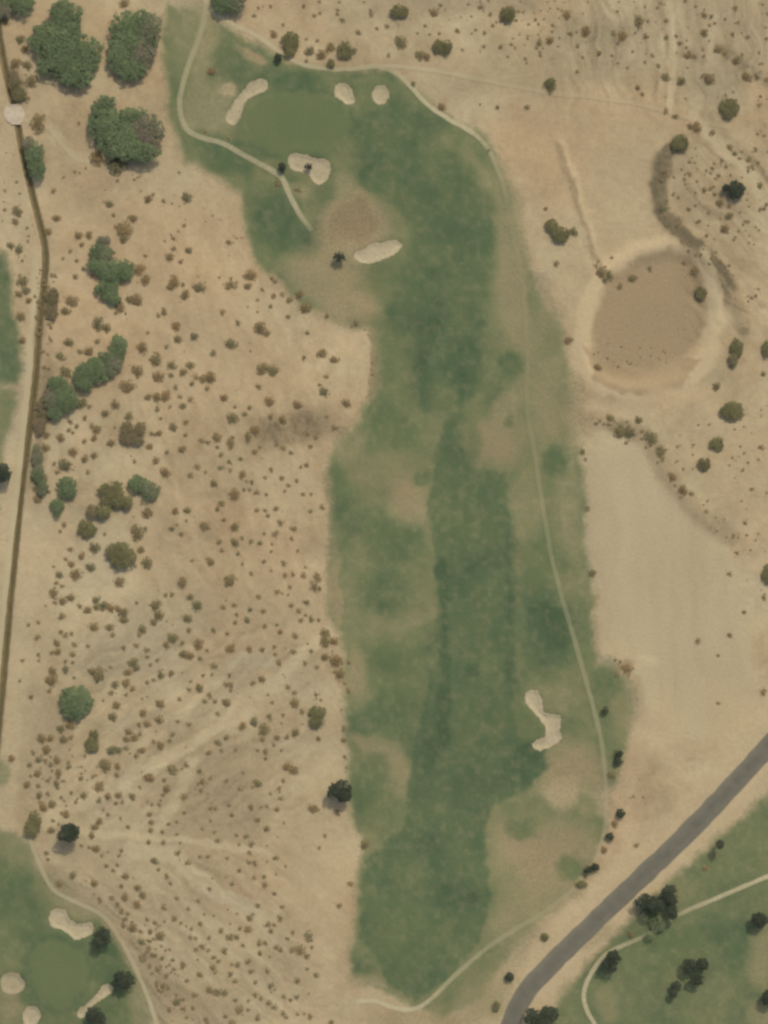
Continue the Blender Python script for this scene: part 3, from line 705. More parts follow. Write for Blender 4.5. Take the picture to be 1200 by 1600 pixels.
# ------------------------------------------------------------------ irrigation ditch and its crossing
def ditch(pts, label):
    L = smooth_line(pts, 5.0); n = len(L)
    T = np.gradient(L, axis=0); T /= np.linalg.norm(T, axis=1)[:, None]; N = np.stack([-T[:, 1], T[:, 0]], 1)
    root = empty('irrigation_ditch', (*W(*L[n // 2]), 0))
    prof = [(-5.8, -.12), (-4.6, .10), (-3.0, -.3), (-1.6, -.85), (1.6, -.85), (3.0, -.3), (4.6, .10), (5.8, -.12)]
    ox, oy = root.location.x, root.location.y
    V = []
    for i in range(n):
        j_ = (vnoise(np.array([i / 3.0]), np.array([2.0]), 44)[0] - .5) * .9
        for (o_, z_) in prof:
            p = L[i] + N[i] * (o_ + j_ * (abs(o_) > 2)); a, b_ = W(p[0], p[1]); c0 = float(ground_z(L[i][0], L[i][1]))
            zg = float(ground_z(p[0], p[1])) if abs(o_) > 4 else c0
            V.append((a - ox, b_ - oy, zg + z_))
    k = len(prof); ii = np.arange(n * k).reshape(n, k)
    F = np.stack([ii[:-1, :-1], ii[:-1, 1:], ii[1:, 1:], ii[1:, :-1]], -1).reshape(-1, 4)
    o = mesh_obj('bank', V, F, mat_ditch, root, smooth=True)
    if o.data.polygons[3].normal.z < 0: o.data.flip_normals()
    V = []
    for i in range(n):
        for o_ in (-2.1, 0, 2.1):
            p = L[i] + N[i] * o_; a, b_ = W(p[0], p[1]); V.append((a - ox, b_ - oy, float(ground_z(L[i][0], L[i][1])) - .68))
    ii = np.arange(n * 3).reshape(n, 3)
    F = np.stack([ii[:-1, :-1], ii[:-1, 1:], ii[1:, 1:], ii[1:, :-1]], -1).reshape(-1, 4)
    o = mesh_obj('water', V, F, mat_water, root)
    if o.data.polygons[3].normal.z < 0: o.data.flip_normals()
    tag(root, label, 'ditch', kind='structure')
ditch(DITCH_A, 'short upper reach of the dark irrigation ditch in the top left corner')
ditch(DITCH_B, 'long dark irrigation ditch running down the left border below the crossing')

def slab(name, pts, z0, z1, mat, parent, org):
    n = len(pts); V = []
    for z, k in ((z0, 1.0), (z1 - .06, 1.0), (z1, .94)):
        cxp, cyp = np.mean(pts, 0)
        for p in pts:
            a, b_ = W(cxp + (p[0] - cxp) * k, cyp + (p[1] - cyp) * k); V.append((a - org[0], b_ - org[1], z))
    V.append((*(np.array(W(*np.mean(pts, 0))) - np.array(org[:2])), z1))
    F3 = []
    for r_ in range(2):
        for i in range(n):
            j = (i + 1) % n
            a, b_, c_, d_ = r_ * n + i, r_ * n + j, (r_ + 1) * n + j, (r_ + 1) * n + i
            F3 += [(a, c_, b_), (a, d_, c_)]
    for i in range(n): F3.append((2 * n + (i + 1) % n, 3 * n, 2 * n + i))
    o = mesh_obj(name, V, F3, mat, parent)
    o.data.update()
    top = [p for p in o.data.polygons][-1]
    if top.normal.z < 0: o.data.flip_normals()
    return o
zc = float(ground_z(23, 178)); oc = (*W(23, 178), zc)
cul = empty('ditch_crossing', oc); tag(cul, 'whitish concrete crossing slab between the two reaches of the ditch', 'crossing')
slab('deck', smooth_line([(6, 176), (11, 166), (24, 164), (35, 169), (39, 181), (33, 192), (20, 194), (9, 187)], 3, True), -1.4, .28, mat_conc, cul, oc)
for dy_ in (-13.5, 16):
    slab('headwall', [(14 + (dy_ > 0) * 4, 178 + dy_ - 1), (30 + (dy_ > 0) * 4, 178 + dy_ - 1), (30 + (dy_ > 0) * 4, 178 + dy_ + 1), (14 + (dy_ > 0) * 4, 178 + dy_ + 1)], -1.5, .5, mat_conc, cul, oc)

# ------------------------------------------------------------------ bunkers
for bi, (label, pts, dull) in enumerate(BUNKERS):
    n = len(pts); cen = pts.mean(0)
    # inward normals of the outline; rings move inward along them and shrink where the shape is narrow
    T = np.roll(pts, -1, 0) - np.roll(pts, 1, 0); T /= np.linalg.norm(T, axis=1)[:, None] + 1e-9
    N = np.stack([-T[:, 1], T[:, 0]], 1)
    ar = .5 * np.sum(pts[:, 0] * np.roll(pts[:, 1], -1) - np.roll(pts[:, 0], -1) * pts[:, 1])
    if ar < 0: N = -N
    ox, oy = W(*cen); oz = float(ground_z(*cen))
    # fill as a fine raster clipped to the outline plus a seam ring
    st = 1.25
    xs = np.arange(pts[:, 0].min() - st, pts[:, 0].max() + 2 * st, st); ys = np.arange(pts[:, 1].min() - st, pts[:, 1].max() + 2 * st, st)
    GX, GY = np.meshgrid(xs, ys)
    pl = [tuple(p) for p in pts]
    edge_w = (fbm(GX, GY, 6, 200 + bi, 3) - .5) * 4.0
    SD = poly_sd(GX, GY, pl) + edge_w
    # snap border vertices onto the outline
    Z = ground_z(GX, GY) + .10 - .42 * sstep(0, 8, SD) + (fbm(GX, GY, 6, 300 + bi, 2) - .5) * .10
    keep = SD > -.7
    ix = -np.ones(GX.shape, int); ix[keep] = np.arange(keep.sum())
    a_, b_ = W(GX[keep], GY[keep])
    V = np.stack([a_ - ox, b_ - oy, Z[keep] - oz], 1)
    q = np.stack([ix[:-1, :-1], ix[1:, :-1], ix[1:, 1:], ix[:-1, 1:]], -1).reshape(-1, 4)
    q = q[(q >= 0).all(1)]
    du = np.clip(dull + .3 * (1 - sstep(-.5, 2.5, SD[keep])) + (fbm(GX[keep], GY[keep], 12, 400 + bi, 2) - .5) * .3, 0, 1)
    o = mesh_obj('sand_bunker', V, q, mat_sand, smooth=True, attrs={'dull': du})
    o.location = (ox, oy, oz)
    tag(o, label, 'bunker', 'sand bunkers of the golf course')

# ------------------------------------------------------------------ trees
def leaves(cent, nrm_out, size, r, var, dry, tilt=.42):
    """leaf clumps: a bent pair of quads at each centre, leaning outwards"""
    n = len(cent)
    d = nrm_out + r.normal(0, tilt, (n, 3)); d[:, 2] += .35; d /= np.linalg.norm(d, axis=1)[:, None]
    ref = r.normal(0, 1, (n, 3)); t = np.cross(d, ref); t /= np.linalg.norm(t, axis=1)[:, None] + 1e-9
    bt = np.cross(d, t)
    sz = size * r.uniform(.6, 1.35, n)[:, None]
    k = r.uniform(.5, .9, n)[:, None]
    drop = d * sz * .35
    p0 = cent - t * sz - bt * sz * k * .6 - drop; p1 = cent - t * sz * .3 + bt * sz * k - drop * .3
    p2 = cent + t * sz + bt * sz * k * .5 - drop; p3 = cent + t * sz * .2 - bt * sz * k + drop * .3
    V = np.stack([p0, p1, p2, p3], 1).reshape(-1, 3)
    F = np.arange(n * 4).reshape(n, 4)
    sh = np.stack([np.repeat(var, 4), np.repeat(dry, 4), np.zeros(n * 4), np.ones(n * 4)], 1)
    return V, F, sh

def tube(p0, p1, r0, r1, k=7):
    p0, p1 = np.array(p0, float), np.array(p1, float); d = p1 - p0; d /= np.linalg.norm(d) + 1e-9
    a = np.cross(d, (0, 0, 1.0) if abs(d[2]) < .9 else (1.0, 0, 0)); a /= np.linalg.norm(a); b_ = np.cross(d, a)
    mid = (p0 + p1) / 2 + (a * .06 + b_ * .04) * np.linalg.norm(p1 - p0)
    V = []
    for p, rr in ((p0, r0), (mid, (r0 + r1) * .48), (p1, r1)):
        for i in range(k):
            t = 2 * math.pi * i / k; V.append(p + (a * math.cos(t) + b_ * math.sin(t)) * rr)
    F = [(r_ * k + i, r_ * k + (i + 1) % k, (r_ + 1) * k + (i + 1) % k, (r_ + 1) * k + i) for r_ in range(2) for i in range(k)]
    return V, F

def make_tree(name, label, cat, kind, height, lobes, leaf=.5, dens=3.4, seed=0, group=None):
    """lobes: (px, py, rx, ry[, dryness]) outlines seen from above, in photograph pixels"""
    r = np.random.default_rng(1000 + seed)
    kx = 1.14 if name in ('thicket_tree', 'desert_tree') else 1.03
    lob = [(l[0], l[1], l[2] * kx, l[3] * kx) + (tuple(l[4:]) or (0,)) for l in lobes]
    if kind == 'green': height = .45 * height + 1.2
    if kind == 'olive': height = .6 * height
    A_ = np.array([l[2] * l[3] for l in lob]); cx = sum(l[0] * a for l, a in zip(lob, A_)) / A_.sum(); cy = sum(l[1] * a for l, a in zip(lob, A_)) / A_.sum()
    persp = 1 - height * .6 / CAM_H
    bx, by = W(cx, cy); bx *= persp; by *= persp
    pxg, pyg = bx / S + 600, 800 - by / S
    z0 = float(ground_z(pxg, pyg)) - .05
    root = empty(name, (bx, by, z0))
    C, Nn, Vr, Dr = [], [], [], []
    tops = []
    for (lx, ly, rx, ry, dry) in lob:
        X, Y = W(lx, ly); X = X * persp - bx; Y = Y * persp - by
        RX, RY = rx * S, ry * S; RZ = min((RX + RY) / 2 * .55, height * .34)
        zc_ = height - RZ * 1.05 - r.uniform(0, .06) * height
        zc_ = max(zc_, RZ * .5)
        n = int(max(120, dens * math.pi * RX * RY / (leaf * leaf) * 1.0))
        # a dome of leaf clumps whose outline and surface swell and sink, thinning out at the rim
        th = r.uniform(0, 2 * math.pi, n); rho = np.sqrt(r.uniform(0, 1, n))
        ph = r.uniform(0, 6.28, 4)
        outl = 1 + .07 * np.sin(3 * th + ph[0]) + .06 * np.sin(5 * th + ph[1]) + .05 * np.sin(9 * th + ph[2]) + .05 * np.sin(13 * th + ph[3])
        rr = rho * outl
        qx, qy = rr * np.cos(th) * RX, rr * np.sin(th) * RY
        lump = fbm(qx + lx * 3, qy + ly * 3, 1.9, 700 + seed, 3) - .5
        big = fbm(qx + lx, qy + ly, 5.0, 760 + seed, 2) - .5
        gap = (lump < -.10 - .12 * (1 - rho)) & (rho > .5) & (r.random(n) < .85)
        zz = np.sqrt(np.clip(1.04 - rho ** 2, 0, 1)) * RZ + lump * min(.9, RZ * .5) - r.exponential(.18, n) * RZ * .4
        pos = np.stack([qx + X, qy + Y, zc_ + zz], 1)
        side = r.random(n) < (.40 if kind == 'dark' else .22)                                     # foliage hanging down the flanks
        pos[side, 2] = zc_ - r.uniform(0, .8, side.sum()) * (RZ if kind != 'dark' else zc_ * .95) * np.clip(1.2 - rho[side], .2, 1)
        pos[side, 0] = X + qx[side] * (.8 + .2 * r.random(side.sum())); pos[side, 1] = Y + qy[side] * (.8 + .2 * r.random(side.sum()))
        nn = np.stack([np.cos(th) * rho * .5, np.sin(th) * rho * .5, np.full(n, .9)], 1)
        pos[:, 2] = np.maximum(pos[:, 2], .25)
        k_ = ~gap; pos, nn = pos[k_], nn[k_]
        var = np.clip(.5 + big * 1.2 + lump * .7 + r.normal(0, .13, n), 0, 1)[k_]
        C.append(pos); Nn.append(nn); Vr.append(var); Dr.append(np.clip((dry + big[k_] * 1.2 * (dry > 0) + r.normal(0, .12, k_.sum()) * (dry > 0)) + (r.random(k_.sum()) < .03) * .4, 0, 1))
        tops.append((X, Y, zc_))
    V, F, sh = leaves(np.concatenate(C), np.concatenate(Nn), leaf, r, np.concatenate(Vr), np.concatenate(Dr))
    mesh_obj('crown', V, F, LEAF[kind], root, attrs={'shade': sh})
    rad = max(.10, height * .028)
    fork = (r.normal(0, .15), r.normal(0, .15), height * .34)
    Vt, Ft = tube((0, 0, -.3), fork, rad * 1.35, rad * .9, 9)
    mesh_obj('trunk', Vt, Ft, mat_bark, root, smooth=True)
    ends = list(tops)
    while len(ends) < 4:
        t0 = tops[len(ends) % len(tops)]; a = r.uniform(0, 6.28); q = max(l[2] for l in lob) * S * .45
        ends.append((t0[0] + math.cos(a) * q, t0[1] + math.sin(a) * q, t0[2] + height * .1))
    for e in ends:
        Vt, Ft = tube(fork, (e[0], e[1], max(e[2], height * .4)), rad * .6, rad * .16, 6)
        mesh_obj('limb', Vt, Ft, mat_bark, root, smooth=True)
    return tag(root, label, cat, group)

TREES = [
 ('broadleaf_tree', 'largest tree, huge rounded green crown with a knob on top, upper left corner', 'tree', 'green', 12, [(88, 66, 40, 36), (125, 86, 33, 36), (100, 98, 40, 26), (120, 118, 24, 19), (102, 22, 25, 21), (100, 42, 25, 20)], .55),
 ('broadleaf_tree', 'tall oval green tree with a grey side, right of the largest tree', 'tree', 'green', 11, [(203, 42, 31, 28), (188, 84, 22, 28), (232, 48, 20, 30, .35), (204, 106, 25, 20), (222, 84, 20, 24, .55), (200, 65, 26, 26)], .55),
 ('broadleaf_tree', 'broad green tree with a greyish patch, lowest of the three giant trees', 'tree', 'green', 11, [(164, 192, 24, 36), (193, 218, 40, 32), (228, 203, 27, 26, .75), (216, 238, 34, 17), (165, 163, 19, 13, .2), (208, 182, 22, 14)], .55),
 ('broadleaf_tree', 'green tree cut off by the top border near the upper left corner', 'tree', 'green', 8, [(35, 6, 19, 18), (22, 0, 14, 12)], .5),
 ('broadleaf_tree', 'pale greyish tree in the extreme top left corner', 'tree', 'green', 7, [(5, 12, 13, 18, .4)], .5),
 ('broadleaf_tree', 'oval green tree on the ditch bank just below the crossing slab', 'tree', 'green', 7, [(54, 242, 15, 22), (58, 264, 14, 16), (44, 225, 9, 12, .6)], .45),
 ('broadleaf_tree', 'dark green tree cut by the top border where the dirt track starts', 'tree', 'green', 9, [(350, 2, 20, 18), (368, 0, 16, 20, .25)], .45),
 ('thicket_tree', 'wide green clump of low trees with ragged outline, beside the ditch bend', 'tree', 'green', 6, [(158, 394, 17, 13, .2), (180, 424, 25, 16), (154, 414, 15, 14), (196, 418, 11, 12), (162, 376, 10, 7, .8)], .42),
 ('thicket_tree', 'small square green tree touching the underside of the ragged clump', 'tree', 'green', 5, [(168, 452, 17, 15), (178, 468, 10, 7)], .42),
 ('thicket_tree', 'slanting green thicket with a hooked upper end in the left scrub', 'tree', 'green', 6, [(184, 545, 13, 20), (172, 568, 18, 18, .3), (150, 578, 20, 18), (130, 586, 14, 16), (132, 602, 12, 9)], .42),
 ('thicket_tree', 'bluish green tree clump on the right bank of the ditch', 'tree', 'green', 6, [(90, 604, 14, 16), (100, 622, 19, 22), (86, 645, 11, 10), (82, 622, 13, 18, .5)], .42),
 ('thicket_tree', 'grey-brown thicket on the right bank of the ditch, upper of three', 'bush', 'olive', 3, [(82, 466, 9, 15, .4), (80, 485, 9, 14, .8)], .34),
 ('thicket_tree', 'grey-brown thicket on the right bank of the ditch, below the bluish clump', 'bush', 'olive', 3, [(66, 640, 9, 18, .9), (62, 664, 9, 14, .8)], .34),
 ('thicket_tree', 'greyish green thicket on the right bank of the ditch, lowest of three', 'bush', 'green', 3, [(58, 712, 8, 16, .5), (60, 740, 9, 14, .4), (66, 762, 8, 12, .5)], .34),
 ('thicket_tree', 'grey-green thicket beside the upper ditch reach, above the crossing slab', 'bush', 'olive', 3, [(22, 128, 8, 16, .5), (30, 148, 10, 10, .4)], .34),
 ('thicket_tree', 'grey-brown leafless-looking bush with a notch on top in the left scrub', 'bush', 'olive', 4, [(198, 674, 11, 14, .6), (219, 670, 8, 10, .5), (207, 686, 17, 9, .6)], .36),
 ('desert_tree', 'round green tree right of the ditch, with a smaller one at its foot', 'tree', 'green', 5, [(104, 758, 14, 12), (105, 768, 13, 10)], .4),
 ('desert_tree', 'small green tree at the foot of the round one near the ditch', 'tree', 'green', 4, [(89, 791, 10, 10), (90, 800, 6, 7)], .36),
 ('desert_tree', 'large irregular olive tree between the twin-lobed tree and the round one', 'tree', 'olive', 6, [(175, 766, 18, 13), (176, 780, 17, 14), (161, 799, 11, 10), (198, 785, 9, 9), (143, 798, 7, 9, .4)], .42),
 ('desert_tree', 'twin-lobed green tree, rightmost of the row in the left scrub', 'tree', 'green', 5, [(215, 756, 14, 12), (234, 767, 14, 14, .2)], .42),
 ('desert_tree', 'compact dark olive bush below the irregular olive tree', 'bush', 'olive', 4, [(135, 826, 13, 13)], .38),
 ('desert_tree', 'round olive tree standing alone amid shrubs, left scrub centre', 'tree', 'olive', 6, [(185, 862, 18, 14), (192, 872, 18, 15)], .42),
 ('desert_tree', 'big round dark green tree alone in the lower left scrub', 'tree', 'green', 7, [(114, 1092, 18, 18), (124, 1096, 19, 22), (116, 1108, 18, 14)], .42),
 ('desert_tree', 'small upright olive bush below right of the big round dark tree', 'bush', 'olive', 4, [(144, 1162, 10, 12), (148, 1148, 7, 8)], .36),
 ('desert_tree', 'olive tree at the edge of the corner turf, left of the blackish tree', 'tree', 'olive', 5, [(54, 1282, 9, 14), (50, 1294, 11, 12)], .4),
 ('conifer_tree', 'blackish tree with a long shadow above the cart path, lower left', 'tree', 'dark', 11, [(107, 1301, 17, 14), (112, 1296, 12, 11)], .42),
 ('conifer_tree', 'blackish tree on the left edge of the lower fairway', 'tree', 'dark', 9, [(533, 1234, 17, 15), (523, 1238, 12, 11), (538, 1242, 12, 11)], .42),
 ('conifer_tree', 'blackish tree at the left border beside the ditch', 'tree', 'dark', 8, [(2, 738, 15, 15), (8, 744, 10, 10)], .42),
 ('conifer_tree', 'small blackish tree left of the banana-shaped bunker', 'tree', 'dark', 5, [(530, 402, 9, 8)], .36),
 ('conifer_tree', 'dark tree beside the two-lobed bunker at the small corner green', 'tree', 'dark', 8, [(160, 1462, 14, 14), (154, 1472, 9, 8)], .42),
 ('conifer_tree', 'dark tree right of the small corner green beside the cart path', 'tree', 'dark', 8, [(195, 1530, 16, 14), (186, 1526, 9, 9)], .42),
 ('conifer_tree', 'dark tree at the bottom border below the narrow slanting bunker', 'tree', 'dark', 8, [(148, 1586, 14, 14), (154, 1594, 12, 10)], .42),
 ('conifer_tree', 'dark spreading tree touching the road edge, left of the pair by the cart path', 'tree', 'dark', 8, [(1008, 1408, 18, 12), (1024, 1414, 14, 11)], .42),
 ('conifer_tree', 'dark rounded tree, right of the pair by the cart path', 'tree', 'dark', 8, [(1045, 1400, 14, 17), (1050, 1424, 8, 12)], .42),
 ('sparse_tree', 'thin grey-green sapling below the dark pair, cart path passing by it', 'tree', 'green', 5, [(1014, 1430, 14, 12, .2), (1030, 1444, 14, 12, .3), (1016, 1462, 8, 7)], .36),
 ('conifer_tree', 'dark oval tree beside the pale cart path bend, lower right corner', 'tree', 'dark', 8, [(958, 1496, 12, 12), (952, 1508, 12, 12)], .42),
 ('conifer_tree', 'upper left crown of the dark three-tree cluster on the corner turf', 'tree', 'dark', 7, [(1077, 1508, 12, 11)], .4),
 ('conifer_tree', 'upper right crown of the dark three-tree cluster on the corner turf', 'tree', 'dark', 7, [(1097, 1505, 10, 10)], .4),
 ('conifer_tree', 'lowest crown of the dark three-tree cluster on the corner turf', 'tree', 'dark', 7, [(1088, 1530, 13, 8)], .4),
 ('conifer_tree', 'small crooked dark shape standing in for shadow, left below the three-tree cluster', 'tree', 'dark', 5, [(1056, 1540, 8, 8), (1052, 1552, 6, 6)], .36),  # dark foliage added where the cluster's shadow falls, not a tree of its own
 ('conifer_tree', 'dark square-crowned tree near the right border on the corner turf', 'tree', 'dark', 7, [(1186, 1437, 13, 12)], .4),
 ('conifer_tree', 'dark tree cut by the right border near the bottom right corner', 'tree', 'dark', 7, [(1200, 1558, 10, 13)], .4),
 ('conifer_tree', 'broad dark tree at the bottom border touching the asphalt road', 'tree', 'dark', 8, [(832, 1588, 15, 13), (858, 1584, 15, 13), (846, 1596, 16, 10)], .42),
 ('conifer_tree', 'slender dark tree with a long thin shadow beyond the road', 'tree', 'dark', 9, [(1124, 1318, 6, 7)], .34),
 ('desert_tree', 'grey-olive bush against the right edge of the left scrub, square crowned', 'bush', 'olive', 4, [(496, 1113, 12, 9), (495, 1127, 11, 9)], .36),
 ('desert_tree', 'round dark bush at the upper tip of the curved scrubby bank', 'bush', 'olive', 4, [(1062, 224, 12, 11)], .36),
 ('desert_tree', 'round olive bush on pale ground near the upper right border', 'bush', 'olive', 4, [(1139, 169, 14, 14)], .38),
 ('desert_tree', 'dark green bush inside the curved scrubby bank', 'bush', 'dark', 4, [(1150, 297, 12, 13), (1134, 294, 6, 5)], .36),
 ('desert_tree', 'slanting olive bush right of the fairway bend', 'bush', 'olive', 4, [(862, 352, 9, 9), (876, 366, 13, 11)], .36),
 ('desert_tree', 'small round dark bush beside the pale dirt track at the top', 'bush', 'olive', 3, [(860, 133, 9, 10)], .32),
 ('desert_tree', 'small dark green bush on the right rim of the round dry basin', 'bush', 'olive', 3, [(1096, 457, 8, 10)], .32),
 ('desert_tree', 'elongated green bush right of the round dry basin', 'bush', 'olive', 4, [(1151, 544, 9, 13), (1145, 562, 7, 10, .4)], .34),
 ('desert_tree', 'ragged olive green bush below the dry basin, largest of three', 'bush', 'olive', 4, [(1144, 642, 16, 13)], .36),
 ('desert_tree', 'round olive bush below the dry basin, middle of three', 'bush', 'olive', 3, [(1120, 694, 10, 10)], .32),
 ('desert_tree', 'small dark bush below the dry basin, lowest of three', 'bush', 'olive', 3, [(1100, 725, 9, 9)], .32),
 ('desert_tree', 'green bush cut by the right border beside the dry basin', 'bush', 'olive', 4, [(1200, 545, 8, 12)], .34),
 ('desert_tree', 'olive bush cut by the right border beside the sand flat', 'bush', 'olive', 4, [(1200, 898, 8, 14)], .34),
 ('desert_tree', 'heart-shaped olive bush above the dirt track, top centre', 'bush', 'olive', 4, [(685, 72, 8, 9), (697, 74, 9, 11)], .34),
 ('desert_tree', 'oval dark bush at the top border, left of a small reddish shrub', 'bush', 'olive', 4, [(624, 18, 13, 9)], .34),
 ('desert_tree', 'upright dark bush above the dirt track over the big green', 'bush', 'olive', 4, [(454, 64, 13, 13), (452, 80, 8, 9)], .34),
 ('desert_tree', 'slanting dark bush above the egg-shaped bunker', 'bush', 'olive', 4, [(541, 78, 13, 12)], .34),
 ('desert_tree', 'round olive bush near the top border, right of the heart-shaped one', 'bush', 'olive', 4, [(794, 21, 11, 11)], .34),
 ('turf_bush', 'small dark bush on turf beside the dirt track, above the big green', 'bush', 'dark', 3, [(435, 90, 6, 7)], .3),
 ('turf_bush', 'small dark bush on the dirt track between big green and slanting bush', 'bush', 'olive', 3, [(517, 100, 6, 7)], .3),
 ('turf_bush', 'dark bush at the left end of the wide bunker', 'bush', 'dark', 3, [(441, 261, 6, 7)], .3),
 ('turf_bush', 'dark bush growing in the middle of the wide bunker', 'bush', 'dark', 3, [(482, 261, 6, 6)], .3),
 ('path_bush', 'topmost small dark bush right of the long cart path', 'bush', 'dark', 3, [(945, 1110, 6, 6)], .3),
 ('path_bush', 'two-knobbed dark bush right of the long cart path, near the S-shaped bunker level', 'bush', 'dark', 3, [(966, 1178, 7, 7), (966, 1189, 7, 6)], .3),
 ('path_bush', 'slanting dark bush right of the long cart path, third from the top', 'bush', 'dark', 3, [(970, 1271, 7, 7)], .3),
 ('path_bush', 'dark green bush right of the long cart path, below the slanting one', 'bush', 'dark', 3, [(953, 1307, 7, 6)], .3),
 ('path_bush', 'wide blackish bush by the cart path just above the road bend', 'bush', 'dark', 3, [(918, 1359, 7, 6), (930, 1355, 7, 6)], .3),
 ('path_bush', 'ragged brown bush left below the wide blackish one by the cart path', 'bush', 'olive', 3, [(909, 1382, 9, 6)], .3),
 ('roadside_bush', 'small round dark bush on bare sand beside the road', 'bush', 'olive', 3, [(851, 1464, 6, 6)], .3),
 ('roadside_bush', 'dark bush on dry grass left of the road near the bottom border', 'bush', 'dark', 3, [(796, 1526, 7, 7)], .3),
 ('roadside_bush', 'brown bush left of the road, lowest near the bottom border', 'bush', 'olive', 3, [(775, 1572, 6, 8)], .3),
]
for i, (nm, lb, ct, kd, hh, lobes, lf) in enumerate(TREES):
    grp = {'conifer_tree': 'dark trees on the turf', 'broadleaf_tree': 'large broadleaf trees', 'thicket_tree': 'trees along the ditch', 'desert_tree': 'trees and bushes of the desert', 'sparse_tree': 'dark trees on the turf'}.get(nm, 'small bushes by turf, paths and road')
    small = max(l[2] for l in lobes) < 13
    make_tree(nm, lb, ct, kd, hh, lobes, lf * .62, dens=.9 if nm == 'sparse_tree' else 2.3, seed=i, group=grp)

